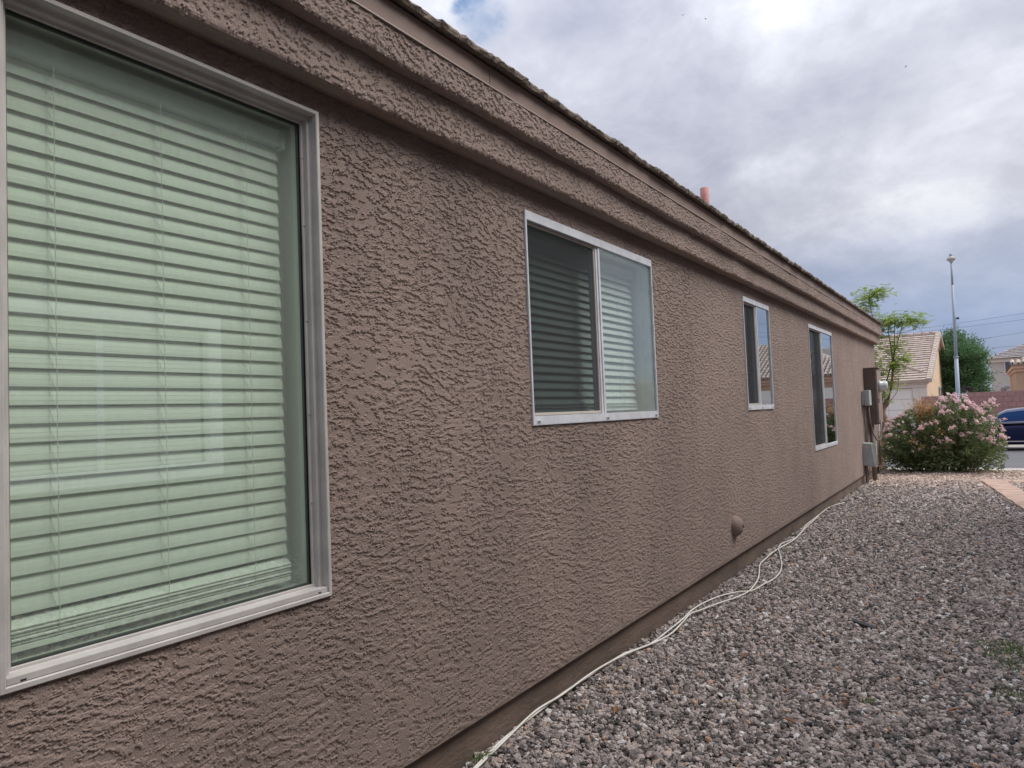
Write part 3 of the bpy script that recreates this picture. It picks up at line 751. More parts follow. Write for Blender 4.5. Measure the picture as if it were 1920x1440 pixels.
tag(lp, 'brown cable hanging in a loop below the electric panel', 'cable')
rb = obj('ground_rod_box', MB().box(.01, .06, 14.62, 14.72, .42, .72), MT['greybox'], None, bevel=.008)
tag(rb, 'slim grey box behind the cables under the electric panel', 'utility box')

# ------------------------------------------------------------------ white cables along the wall
def smooth_path(pts, n=6):
    out = []; P = [Vector(p) for p in pts]
    for i in range(len(P) - 1):
        p0, p1, p2, p3 = P[max(i - 1, 0)], P[i], P[i + 1], P[min(i + 2, len(P) - 1)]
        for k in range(n):
            t = k / n
            out.append(.5 * ((2 * p1) + (-p0 + p2) * t + (2 * p0 - 5 * p1 + 4 * p2 - p3) * t * t + (-p0 + 3 * p1 - 3 * p2 + p3) * t ** 3))
    out.append(P[-1]); return out
CABLE_A = [(0.065, 2.188), (0.048, 2.298), (0.001, 2.56), (-0.014, 2.856), (-0.014, 3.086), (-0.014, 3.398), (-0.014, 3.6), (0.014, 3.799), (0.071, 3.992), (0.063, 4.299), (0.06, 4.571), (0.046, 4.783), (0.052, 5.045), (0.096, 5.251), (0.178, 5.386), (0.259, 5.497), (0.285, 5.742), (0.316, 5.893), (0.308, 6.15), (0.243, 6.504), (0.141, 6.887), (0.061, 7.167), (0.015, 7.488), (0.071, 7.829), (0.055, 8.271), (0.001, 8.69), (-0.014, 9.354), (-0.014, 10.285), (0.088, 10.8)]
CABLE_B = [(0.082, 2.18), (0.065, 2.288), (0.021, 2.548), (-0.013, 2.84), (0.001, 3.068), (-0.014, 3.36), (-0.001, 3.557), (0.037, 3.768), (0.089, 4.017), (0.113, 4.221), (0.101, 4.46), (0.074, 4.675), (0.1, 4.809), (0.162, 5.008), (0.228, 5.218), (0.251, 5.444), (0.233, 5.719), (0.188, 5.979), (0.091, 6.373), (0.069, 6.638), (0.066, 7.089), (0.094, 7.653), (0.06, 8.17), (0.042, 8.647), (0.022, 9.178), (0.001, 9.43)]
for nm, P, z, lab in ((0, CABLE_A, .024, 'white cable on the gravel that ends farthest along the wall'), (1, CABLE_B, .033, 'white cable on the gravel that stops short of its twin')):
    o = obj('cable', MB().tube(smooth_path([(x, y, z + .004 * math.sin(i * 1.9 + nm)) for i, (x, y) in enumerate(P)], 6), .0052, 8), MT['cable'])
    tag(o, lab, 'cable', 'white cables along the foot of the wall')

# ------------------------------------------------------------------ gravel: loose stones, each an instance
def gravel(name, zones, m, seed, size):
    rg = np.random.RandomState(seed); P = []; SC = []
    for x0, x1, y0, y1, dens, sz in zones:
        n = int((x1 - x0) * (y1 - y0) * dens)
        p = np.stack([rg.uniform(x0, x1, n), rg.uniform(y0, y1, n), rg.uniform(-.010, .014, n)], 1)
        P.append(p); SC.append(np.clip(rg.lognormal(math.log(sz), .38, n), sz * .5, sz * 2.0))
    P = np.concatenate(P); SC = np.concatenate(SC)
    # gentle swells of the surface, and clear of the pavers and the wall
    P[:, 2] += .008 * np.sin(P[:, 0] * 3.1 + P[:, 1] * 1.7) * np.sin(P[:, 1] * 2.3) - .002
    slope = np.clip((P[:, 1] - 16.2) / 1.38, 0, 1); P[:, 2] -= slope * .115
    keep = ~paver_zone(P[:, 0], P[:, 1])
    P = P[keep]; SC = SC[keep]; n = len(P)
    me = bpy.data.meshes.new(name); me.vertices.add(n); me.vertices.foreach_set('co', P.astype(np.float32).ravel())
    def at(nm, ty, arr, key):
        a = me.attributes.new(nm, ty, 'POINT'); a.data.foreach_set(key, arr.ravel())
    rot = rg.uniform(0, 2 * math.pi, (n, 3)); rot[:, 0] = rg.normal(0, .45, n); rot[:, 1] = rg.normal(0, .45, n)
    at('rot', 'FLOAT_VECTOR', rot.astype(np.float32), 'vector')
    s3 = SC[:, None] * np.stack([rg.uniform(.85, 1.45, n), rg.uniform(.8, 1.1, n), rg.uniform(.55, .95, n)], 1)
    at('scl', 'FLOAT_VECTOR', s3.astype(np.float32), 'vector')
    at('tint', 'FLOAT', rg.uniform(0, 1, n).astype(np.float32), 'value')
    at('kind_', 'INT', rg.randint(0, 7, n).astype(np.int32), 'value')
    o = bpy.data.objects.new(name, me); COL.objects.link(o); me.materials.append(m)
    g = bpy.data.node_groups.new(name, 'GeometryNodeTree')
    g.interface.new_socket('Geometry', in_out='INPUT', socket_type='NodeSocketGeometry')
    g.interface.new_socket('Geometry', in_out='OUTPUT', socket_type='NodeSocketGeometry')
    gi = g.nodes.new('NodeGroupInput'); go = g.nodes.new('NodeGroupOutput')
    join = g.nodes.new('GeometryNodeGeometryToInstance')
    for k in range(7):
        ico = g.nodes.new('GeometryNodeMeshIcoSphere'); ico.inputs['Radius'].default_value = 1; ico.inputs['Subdivisions'].default_value = 3 if k < 4 else 2
        pos = g.nodes.new('GeometryNodeInputPosition')
        ad = g.nodes.new('ShaderNodeVectorMath'); ad.operation = 'ADD'; ad.inputs[1].default_value = (k * 7.3, k * 3.1, k * 5.7)
        nz = g.nodes.new('ShaderNodeTexVoronoi'); nz.inputs['Scale'].default_value = .95
        nz2 = g.nodes.new('ShaderNodeTexNoise'); nz2.inputs['Scale'].default_value = 1.7; nz2.inputs['Detail'].default_value = 3
        g.links.new(pos.outputs[0], ad.inputs[0]); g.links.new(ad.outputs[0], nz.inputs['Vector']); g.links.new(ad.outputs[0], nz2.inputs['Vector'])
        m1 = g.nodes.new('ShaderNodeMath'); m1.operation = 'MULTIPLY_ADD'; m1.inputs[1].default_value = -.85; m1.inputs[2].default_value = .95
        g.links.new(nz.outputs['Distance'], m1.inputs[0])
        m2 = g.nodes.new('ShaderNodeMath'); m2.operation = 'MULTIPLY_ADD'; m2.inputs[1].default_value = 1.0
        g.links.new(nz2.outputs[0], m2.inputs[0]); g.links.new(m1.outputs[0], m2.inputs[2])
        sc = g.nodes.new('ShaderNodeVectorMath'); sc.operation = 'SCALE'
        g.links.new(pos.outputs[0], sc.inputs[0]); g.links.new(m2.outputs[0], sc.inputs[3])
        sp = g.nodes.new('GeometryNodeSetPosition'); g.links.new(ico.outputs[0], sp.inputs[0]); g.links.new(sc.outputs[0], sp.inputs['Position'])
        sm = g.nodes.new('GeometryNodeSetMaterial'); sm.inputs['Material'].default_value = m
        g.links.new(sp.outputs[0], sm.inputs[0]); g.links.new(sm.outputs[0], join.inputs[0])
    ip = g.nodes.new('GeometryNodeInstanceOnPoints')
    def na(nm, ty):
        a = g.nodes.new('GeometryNodeInputNamedAttribute'); a.data_type = ty; a.inputs[0].default_value = nm; return a.outputs[0]
    ip.inputs['Pick Instance'].default_value = True
    g.links.new(gi.outputs[0], ip.inputs['Points']); g.links.new(join.outputs[0], ip.inputs['Instance'])
    g.links.new(na('kind_', 'INT'), ip.inputs['Instance Index'])
    e2r = g.nodes.new('FunctionNodeEulerToRotation'); g.links.new(na('rot', 'FLOAT_VECTOR'), e2r.inputs[0]); g.links.new(e2r.outputs[0], ip.inputs['Rotation'])
    g.links.new(na('scl', 'FLOAT_VECTOR'), ip.inputs['Scale'])
    g.links.new(ip.outputs[0], go.inputs[0])
    md = o.modifiers.new('stones', 'NODES'); md.node_group = g
    tag(o, kind='stuff'); return o
def paver_line(y):     # left edge of the strip
    return 1.64 + (14.25 - y) * .132
def paver_zone(x, y):
    a = (y < 14.36) & (y > 4.55) & (x > paver_line(y) - .01) & (x < paver_line(y) + .36)
    b = (y > 14.03) & (y < 14.40) & (x > 1.64)
    return a | b
def stone_mat(name, stops):
    m = bpy.data.materials.new(name); m.use_nodes = True; t = m.node_tree
    b = t.nodes['Principled BSDF']; b.inputs['Roughness'].default_value = 0.9; b.inputs['Specular IOR Level'].default_value = 0.3
    a = N(t, 'ShaderNodeAttribute', attribute_name='tint', attribute_type='INSTANCER')
    c = ramp(t, a.outputs['Fac'], stops)
    tcn = N(t, 'ShaderNodeNewGeometry')
    f = noise_n(t, tcn.outputs['Position'], 260, 3, 0.7)
    c = mixc(t, ramp(t, f, [(0.45, 0.0), (0.75, 0.35)]), c, (0.50, 0.46, 0.44), 'MIX')
    c2 = mixc(t, ramp(t, f, [(0.28, 0.45), (0.40, 0.0)]), c, (0.05, 0.045, 0.045))
    t.links.new(c2, b.inputs['Base Color'])
    bn = N(t, 'ShaderNodeBump'); bn.inputs['Distance'].default_value = 0.0015
    t.links.new(f, bn.inputs['Height']); t.links.new(bn.outputs[0], b.inputs['Normal'])
    return m
SG = stone_mat('grey_gravel', [(0.0, (.06, .054, .052)), (0.2, (.17, .148, .138)), (0.45, (.325, .28, .258)), (0.7, (.445, .378, .345)), (0.90, (.58, .505, .46)), (0.945, (.46, .27, .16)), (0.97, (.76, .74, .72)), (1.0, (.82, .80, .78))])
ST = stone_mat('tan_gravel', [(0.0, (.33, .23, .18)), (0.3, (.52, .40, .33)), (0.6, (.64, .52, .45)), (0.9, (.72, .61, .54)), (1.0, (.78, .72, .66))])
gravel('gravel', [(-.02, 2.5, 1.4, 6.5, 6400, .0086), (-.02, 2.7, 6.5, 10.5, 4200, .0096), (-.02, 2.9, 10.5, 13.3, 2500, .0115), (-.02, 2.4, 13.3, 14.2, 700, .013), (2.5, 4.4, 1.0, 9.0, 1300, .014), (2.7, 4.4, 9.0, 14.0, 600, .015)], SG, 3, 1)
gravel('tan_gravel', [(-.0, 2.6, 13.0, 13.9, 700, .013), (-.02, 4.0, 13.9, 15.6, 1700, .0135), (-1.5, 5.0, 15.6, 17.5, 900, .015)], ST, 4, 1)

# ------------------------------------------------------------------ paver border
pb = thing('paver_border', 'border of flat pinkish tan pavers turning a corner in the gravel', 'paver border', (1.9, 12, 0))
ang = math.atan(.132)
def paver(L_, W_):
    bm = MB().box(-W_ / 2, W_ / 2, -L_ / 2, L_ / 2, -.03, .034)
    me = bm.mesh('paver'); b2 = bmesh.new(); b2.from_mesh(me)
    bmesh.ops.bevel(b2, geom=list(b2.edges), offset=.005, segments=1, affect='EDGES'); b2.to_mesh(me); b2.free()
    me.materials.append(MT['paver']); return me
pm = paver(.292, .335); pm2 = paver(.335, .41)
y = 13.86
while y > 4.8:
    o = bpy.data.objects.new('paver', pm); COL.objects.link(o); o.parent = pb
    o.location = Vector((paver_line(y) + .168 + rng.uniform(-.006, .006), y, rng.uniform(-.003, .003))) - wloc(pb)
    o.rotation_euler = (rng.uniform(-.008, .008), rng.uniform(-.008, .008), ang + rng.uniform(-.012, .012)); y -= .298
for k in range(7):
    o = bpy.data.objects.new('paver', pm2); COL.objects.link(o); o.parent = pb
    o.location = Vector((1.86 + k * .418, 14.20 + rng.uniform(-.006, .006), rng.uniform(-.003, .003))) - wloc(pb)
    o.rotation_euler = (0, 0, rng.uniform(-.012, .012))

# ------------------------------------------------------------------ small litter and weeds
def blades(name, spots, m, seed, hgt=.05, n=60, spread=.1):
    rg = random.Random(seed); mb = MB(); tints = []
    for (cx, cy, cz) in spots:
        for _ in range(n):
            r_ = spread * math.sqrt(rg.random()); a_ = rg.uniform(0, 2 * PI)
            p = Vector((cx + r_ * math.cos(a_), cy + r_ * math.sin(a_), cz))
            d_ = Vector((rg.gauss(0, .6), rg.gauss(0, .6), 1)).normalized(); h_ = hgt * rg.uniform(.4, 1.1)
            sd = d_.cross(Vector((rg.gauss(0, 1), rg.gauss(0, 1), .2))).normalized() * .0025
            mid = p + d_ * h_ * .6; tip = p + d_ * h_ + Vector((d_.x, d_.y, -.25)) * h_ * .4
            mb.add([p - sd, p + sd, mid + sd, mid - sd, tip], [(0, 1, 2, 3), (3, 2, 4)]); tints += [rg.random()] * 5
    return mb, tints
def with_tint(o, tints):
    a = o.data.attributes.new('tint', 'FLOAT', 'POINT'); a.data.foreach_set('value', np.array(tints, dtype=np.float32)); return o
mb, ti = blades('grass', [(1.80, 4.88, .01), (1.93, 4.80, .01), (1.84, 4.70, .01), (1.92, 4.52, .01), (1.87, 4.10, .01), (2.05, 4.7, .01), (2.1, 4.5, .01)], MT['grass'], 4, .038, 75, .11)
tag(with_tint(obj('grass', mb, MT['grass']), ti), kind='stuff')
for k, (x, y, h_, sp_, n_, lab) in enumerate(((.02, 2.36, .07, .03, 36, 'tiny green weed between the white cables and the wall base'), (1.28, 3.72, .03, .03, 24, 'tiny low weed alone in the middle of the gravel'), (.78, 3.55, .03, .03, 20, 'tiny low weed in the gravel near the bottom edge'))):
    mb, ti = blades('weed', [(x, y, .01)], MT['grass'], 20 + k, h_, n_, sp_)
    tag(with_tint(obj('weed', mb, MT['grass']), ti), lab, 'weed', 'tiny weeds in the gravel')
sk = obj('plastic_strip', MB().box(-.075, .075, -.017, .017, 0, .012), MT['plastic'], None, bevel=.003)
sk.location = (1.11, 4.93, .022); sk.rotation_euler = (.1, .06, -.55)
tag(sk, 'short black plastic strip lying on the gravel', 'plastic strip')
for k in range(9):
    x, y = ((.62, 4.05), (1.02, 3.3), (.30, 3.05), (1.35, 5.7), (.75, 6.4), (1.2, 3.62), (.45, 5.0), (1.0, 7.6), (1.62, 3.75))[k]
    mb = MB(); w_ = .012; l_ = .034
    mb.add([(-l_, 0, .002), (0, -w_, .009), (l_, 0, .003), (0, w_, .010), (0, 0, .0)], [(0, 1, 4), (1, 2, 4), (2, 3, 4), (3, 0, 4)])
    o = obj('dry_leaf', mb, MT['dryleaf']); o.location = (x, y, .026); o.rotation_euler = (rng.uniform(-.3, .3), rng.uniform(-.3, .3), rng.uniform(0, 6))
    tag(o, ('rusty dry leaf on the gravel, between the cable and the middle of the yard', 'rusty dry leaf just right of the bottom centre of the gravel', 'rusty dry leaf close to the near stretch of the white cables', 'rusty dry leaf just beyond the black plastic strip', 'rusty dry leaf on the gravel level with the vent cap', 'rusty dry leaf right of the bottom centre beside another dry leaf', 'rusty dry leaf near the looping part of the white cables', 'farthest rusty dry leaf on the grey gravel', 'rusty dry leaf nearest the green grass tufts')[k], 'dry leaf', 'dry leaves on the gravel')
for k, (x, y, a_) in enumerate(((.09, 3.52, .9), (.11, 3.33, 2.0), (.95, 2.75, 1.5), (.72, 3.35, .2))):
    o = obj('dry_twig', MB().tube([(-.05, 0, 0), (0, .006, .006), (.05, -.002, .002)], .0016, 5), MT['dry']); o.location = (x, y, .03); o.rotation_euler = (.1, -.25, a_)
    tag(o, ('straw twig leaning by the stem wall, farther of two there', 'straw twig leaning by the stem wall, nearer of two there', 'straw twig on the gravel nearest the bottom edge', 'straw twig among stones beside the tiny low weed')[k], 'twig', 'thin twigs on the gravel')

# ------------------------------------------------------------------ flowering bush
def leafy(mb, tints, p, d, L, Wd, rg, tint):
    d = d.normalized(); s_ = d.cross(Vector((rg.gauss(0, 1), rg.gauss(0, 1), rg.gauss(0, .6)))).normalized()
    nrm = s_.cross(d)
    a = p; b1 = p + d * L * .42 + s_ * Wd + nrm * L * .04; b2 = p + d * L * .42 - s_ * Wd + nrm * L * .04
    c = p + d * L - Vector((0, 0, L * .12)); m_ = p + d * L * .45
    mb.add([a, b1, c, b2, m_], [(0, 4, 1), (4, 2, 1), (0, 3, 4), (3, 2, 4)]); tints += [tint] * 5
def bush():
    rg = random.Random(11)
    t = thing('oleander_bush', 'wide bushy green shrub covered in pink flowers past the house corner', 'shrub', (1.0, 16.1, 0))
    fol = MB(); ti = []; stems = MB(); tips = []
    prof = [(-.02, .55), (.15, .98), (.4, 1.15), (.6, 1.22), (.8, 1.15), (1.0, 1.36), (1.3, 1.50), (1.5, 1.34), (1.62, 1.12), (1.75, 1.22), (1.88, 1.33), (1.98, .95), (2.06, .55)]
    def top(x):
        for (x0, z0), (x1, z1) in zip(prof, prof[1:]):
            if x0 <= x <= x1: return z0 + (z1 - z0) * (x - x0) / (x1 - x0)
        return .4
    for k in range(380):
        x = rg.uniform(-.02, 2.05); yd = rg.uniform(-1, 1)
        y = 16.12 + .78 * yd
        zt = top(x) * (1 - .30 * yd * yd) * rg.choice((1.0, 1.0, rg.uniform(.35, .95), rg.uniform(.25, .8)))
        if yd > .2 and rg.random() < .4: continue
        base = Vector((1.0 + (x - 1.0) * rg.uniform(.25, .6), 16.15 + (y - 16.15) * .35, -.02))
        end = Vector((x, y, zt)); ctrl = Vector((base.x * .55 + x * .45, base.y * .6 + y * .4, zt * .68))
        pts = [base * (1 - s) ** 2 + ctrl * 2 * s * (1 - s) + end * s * s for s in [i / 8 for i in range(9)]]
        if k % 3 == 0: stems.tube(pts, [.009 - .0008 * i for i in range(9)], 5)
        tips.append((end, (pts[-1] - pts[-2]).normalized()))
        nl = int(38 + 26 * zt)
        for j in range(nl):
            s = 1 - (rg.random() ** 1.25) * .82
            i = min(7, int(s * 8)); f_ = s * 8 - i; p = pts[i].lerp(pts[i + 1], f_)
            ax = (pts[i + 1] - pts[i]).normalized(); a_ = rg.uniform(0, 2 * PI)
            o1 = ax.orthogonal().normalized(); o2 = ax.cross(o1)
            d_ = (o1 * math.cos(a_) + o2 * math.sin(a_)) * rg.uniform(.6, 1.1) + ax * rg.uniform(.3, 1.0)
            leafy(fol, ti, p, d_, rg.uniform(.06, .115), rg.uniform(.009, .0135), rg, min(1, max(0, rg.gauss(.45, .25))))
    # low skirt of leaves
    for k in range(3200):
        x = rg.uniform(-.02, 2.0); y = rg.uniform(15.4, 16.4); z = rg.uniform(.02, .45)
        if y < 15.4 + .35 * abs(x - 1.0) ** 1.5: continue
        leafy(fol, ti, Vector((x, y, z)), Vector((rg.gauss(0, 1), rg.gauss(-.4, .8), rg.gauss(.4, .6))), rg.uniform(.07, .11), .0125, rg, rg.random() * .6)
    f = with_tint(obj('foliage', fol, MT['oleander'], t, kind='stuff'), ti)
    obj('stem', stems, MT['twig'], t)
    # one cluster mesh per variant: a head of small five-petalled flowers
    cms = []
    for v in range(4):
        mb = MB(); tt = []
        for q in range(11):
            c = Vector((rg.gauss(0, .026), rg.gauss(0, .026), rg.gauss(0, .02))); n_ = (c * 14 + Vector((rg.gauss(0, .5), -.7, .7))).normalized()
            o1 = n_.orthogonal().normalized(); o2 = n_.cross(o1); r_ = rg.uniform(.016, .024); tn = rg.random()
            for p_ in range(5):
                a0 = 2 * PI * p_ / 5; u_ = o1 * math.cos(a0) + o2 * math.sin(a0); w_ = n_.cross(u_)
                mb.add([c, c + u_ * r_ * .7 + w_ * r_ * .42 + n_ * .005, c + u_ * r_ * 1.05 + n_ * .002, c + u_ * r_ * .7 - w_ * r_ * .42 + n_ * .005], [(0, 1, 2), (0, 2, 3)])
                tt += [tn] * 4
        me = mb.mesh('flower_cluster'); me.materials.append(MT['pink'])
        a = me.attributes.new('tint', 'FLOAT', 'POINT'); a.data.foreach_set('value', np.array(tt, dtype=np.float32)); cms.append(me)
    cnt = 0
    front = [e for e in tips if e[0].y < 16.45]
    rg.shuffle(front)
    for end, d_ in front:
        w_ = .95 if (end.x > .85 and end.z > .55) else (.85 if end.z > .8 else .3)
        if .55 < end.x < .98 and end.z > .95: w_ = .15
        if rg.random() > w_ * 1.1 or cnt > 210: continue
        for q in range(2 if (end.x > .9 and rg.random() < .85) else 1):
            o = bpy.data.objects.new('flower_cluster', cms[rg.randrange(4)]); COL.objects.link(o); o.parent = t
            o.location = end + d_ * .02 + Vector((rg.gauss(0, .025), rg.gauss(-.01, .02), .01 + q * .035)) - wloc(t)
            o.rotation_euler = (rg.uniform(-.3, .3), rg.uniform(-.3, .3), rg.uniform(-.5, .5)); s_ = rg.uniform(.65, 1.1); o.scale = (s_, s_, s_); cnt += 1
    # dead brown shoots
    dead = MB()
    for k in range(60):
        x0 = .74 + rg.gauss(0, .07); e = Vector((.72 + rg.gauss(0, .13), 15.85 + rg.gauss(0, .12), 1.34 + rg.gauss(0, .09)))
        b0 = Vector((x0 * .6 + .36, 15.95, .55 + rg.uniform(0, .3)))
        pts = [b0.lerp(e, s) + Vector((rg.gauss(0, .012), rg.gauss(0, .012), 0)) for s in (0, .35, .7, 1)]
        dead.tube(pts, [.006, .005, .004, .002], 4)
        for j in range(9):
            p = b0.lerp(e, rg.uniform(.45, 1)); dd_ = Vector((rg.gauss(0, 1), rg.gauss(0, 1), rg.gauss(.6, .6))).normalized()
            s2 = dd_.orthogonal().normalized() * .007; q_ = p + dd_ * rg.uniform(.05, .10)
            dead.add([p, p.lerp(q_, .5) + s2, q_, p.lerp(q_, .5) - s2], [(0, 1, 2, 3)])
    obj('dead_branch', dead, MT['dry'], t, label='dry orange brown dead shoots at the top of the bush')
    d2 = MB()
    for (cx, cz) in ((.62, .62), (.74, .55), (1.05, .8), (.98, .98)):
        for j in range(26):
            p = Vector((cx + rg.gauss(0, .03), 15.42 + rg.gauss(0, .03), cz + rg.gauss(0, .03))); dd_ = Vector((rg.gauss(0, 1), rg.gauss(-.3, 1), rg.gauss(0, 1))).normalized()
            s2 = dd_.orthogonal().normalized() * .006; q_ = p + dd_ * rg.uniform(.03, .08)
            d2.add([p, p.lerp(q_, .5) + s2, q_, p.lerp(q_, .5) - s2], [(0, 1, 2, 3)])
    obj('dead_leaves', d2, MT['dry'], t)
    # fallen leaves below
    lit = MB()
    for k in range(420):
        x = rg.uniform(-.2, 2.2); y = 15.25 + rg.gauss(0, .16); a_ = rg.uniform(0, 6.3); l_ = rg.uniform(.02, .05)
        u_ = Vector((math.cos(a_), math.sin(a_), rg.uniform(-.1, .3))) * l_; s2 = Vector((-math.sin(a_), math.cos(a_), 0)) * .007; p = Vector((x, y, .022))
        lit.add([p - u_, p + s2, p + u_, p - s2], [(0, 1, 2, 3)])
    tag(obj('leaf_litter', lit, MT['dryleaf']), kind='stuff')
bush()

# ------------------------------------------------------------------ young tree at the house corner
def young_tree():
    rg = random.Random(8)
    t = thing('young_tree', 'young feathery green tree with thin stems rising behind the electric panel', 'tree', (-.22, 17.9, 0))
    Y = 17.9
    tr = MB(); tr.tube(smooth_path([(-.30, Y, -.1), (-.22, Y, .2), (-.17, Y, .6), (-.12, Y, .95), (-.17, Y, 1.15), (-.12, Y, 1.36)], 4), [.10 - .002 * i for i in range(21)], 12)
    obj('trunk', tr, MT['bark'], t)
    stub = MB().tube([(-.15, Y - .02, 1.02), (-.22, Y, 1.10), (-.12, Y, 1.28), (-.03, Y, 1.42)], [.07, .066, .058, .055], 10); obj('cut_stub', stub, MT['bark'], t)
    limbs = [
        [(-.20, Y, 1.05), (-.15, Y + .05, 1.5), (.0, Y + .05, 2.0), (.16, Y, 2.5), (.31, Y, 2.98), (.36, Y, 3.16)],
        [(-.12, Y, 1.25), (.04, Y + .05, 1.7), (.12, Y, 2.25), (.17, Y, 2.8), (.20, Y, 3.3)],
        [(-.05, Y - .03, 1.3), (.06, Y, 1.85), (.10, Y - .03, 2.4), (.06, Y - .03, 2.95), (.05, Y, 3.2)],
        [(-.22, Y, 1.1), (-.30, Y + .1, 1.8), (-.32, Y + .1, 2.5), (-.22, Y + .1, 3.0), (-.30, Y + .1, 3.7), (-.26, Y + .1, 3.98)],
        [(-.22, Y, 1.1), (-.38, Y + .15, 1.9), (-.52, Y + .2, 2.8), (-.58, Y + .2, 3.6)],
        [(-.02, Y, 1.38), (.16, Y - .05, 1.62), (.2, Y - .06, 1.95), (.18, Y - .05, 2.2)],
        [(.31, Y, 2.98), (.5, Y, 3.10), (.72, Y, 3.16), (.84, Y, 3.10)],
        [(.2, Y, 2.9), (.45, Y - .05, 2.92), (.70, Y - .05, 3.02)],
        [(.05, Y, 3.1), (-.1, Y, 3.28), (-.15, Y, 3.32)],
        [(-.26, Y, 3.75), (-.1, Y, 3.9), (.08, Y, 3.92)],
        [(.14, Y, 2.3), (.34, Y - .05, 2.16), (.5, Y - .08, 2.3)],
    ]
    li = MB()
    for k, L in enumerate(limbs):
        P = smooth_path(L, 4); r0_ = .022 if k < 5 else .008
        o = obj('branch', MB().tube(P, [r0_ * (1 - .75 * i / (len(P) - 1)) for i in range(len(P))], 6), MT['twig'] if k else MT['bark'], t)
    fol = MB(); ti = []; tw = MB()
    # clumps: centre, radius, sprays
    clumps = [((-.36, Y + .1, 3.72), (.30, .25, .20), 60), ((-.12, Y + .05, 3.88), (.22, .2, .12), 34), ((-.5, Y + .2, 3.5), (.2, .2, .2), 26),
              ((.30, Y, 3.18), (.34, .25, .13), 70), ((.62, Y, 3.12), (.24, .2, .09), 26), ((-.02, Y, 3.12), (.22, .2, .16), 34), ((-.08, Y + .1, 2.88), (.14, .2, .2), 26),
              ((.16, Y - .02, 2.55), (.22, .2, .22), 44), ((.12, Y - .02, 2.15), (.24, .2, .2), 44), ((.02, Y - .02, 1.78), (.17, .2, .16), 24), ((-.24, Y + .1, 2.35), (.12, .2, .4), 30),
              ((-.12, Y, 1.5), (.10, .15, .14), 14), ((.3, Y - .05, 2.3), (.18, .15, .1), 16), ((-.22, Y, 2.0), (.1, .1, .12), 14)]
    for c, r_, n in clumps:
        for _ in range(int(n * 2.5)):
            p = Vector((c[0] + rg.gauss(0, r_[0] * .55), c[1] + rg.gauss(0, r_[1] * .6), c[2] + rg.gauss(0, r_[2] * .6)))
            d_ = Vector((rg.gauss(0, 1), rg.gauss(0, .8), rg.gauss(.05, .35))).normalized(); L = rg.uniform(.10, .19)
            sd = d_.cross(Vector((rg.gauss(0, .3), rg.gauss(0, .3), 1))).normalized(); tn = min(1, max(0, rg.gauss(.5, .28)))
            q_ = p + d_ * L + Vector((0, 0, -.03))
            tw.tube([p, p.lerp(q_, .5) + Vector((0, 0, .008)), q_], .0016, 3, False)
            for j in range(8):
                b_ = p.lerp(q_, (j + 1) / 8.2) + Vector((0, 0, .006))
                for s_ in (-1, 1):
                    e_ = b_ + sd * s_ * rg.uniform(.028, .050) + d_ * .014 + Vector((0, 0, rg.uniform(-.016, .006)))
                    w_ = d_ * .009
                    fol.add([b_ - w_ * .4, b_.lerp(e_, .5) - w_, e_, b_.lerp(e_, .5) + w_], [(0, 1, 2, 3)]); ti += [tn] * 4
    with_tint(obj('foliage', fol, MT['feather'], t, kind='stuff'), ti)
    obj('twigs', tw, MT['twig'], t, kind='stuff')
    dc = MB()
    for k in range(40):
        p = Vector((.10 + rg.gauss(0, .035), Y - .08, 1.93 + rg.gauss(0, .05))); d_ = Vector((rg.gauss(0, 1), rg.gauss(0, 1), -1)).normalized() * .05; s2 = d_.orthogonal().normalized() * .008
        dc.add([p, p + d_ * .5 + s2, p + d_, p + d_ * .5 - s2], [(0, 1, 2, 3)])
    obj('dead_leaves', dc, MT['dry'], t)
young_tree()

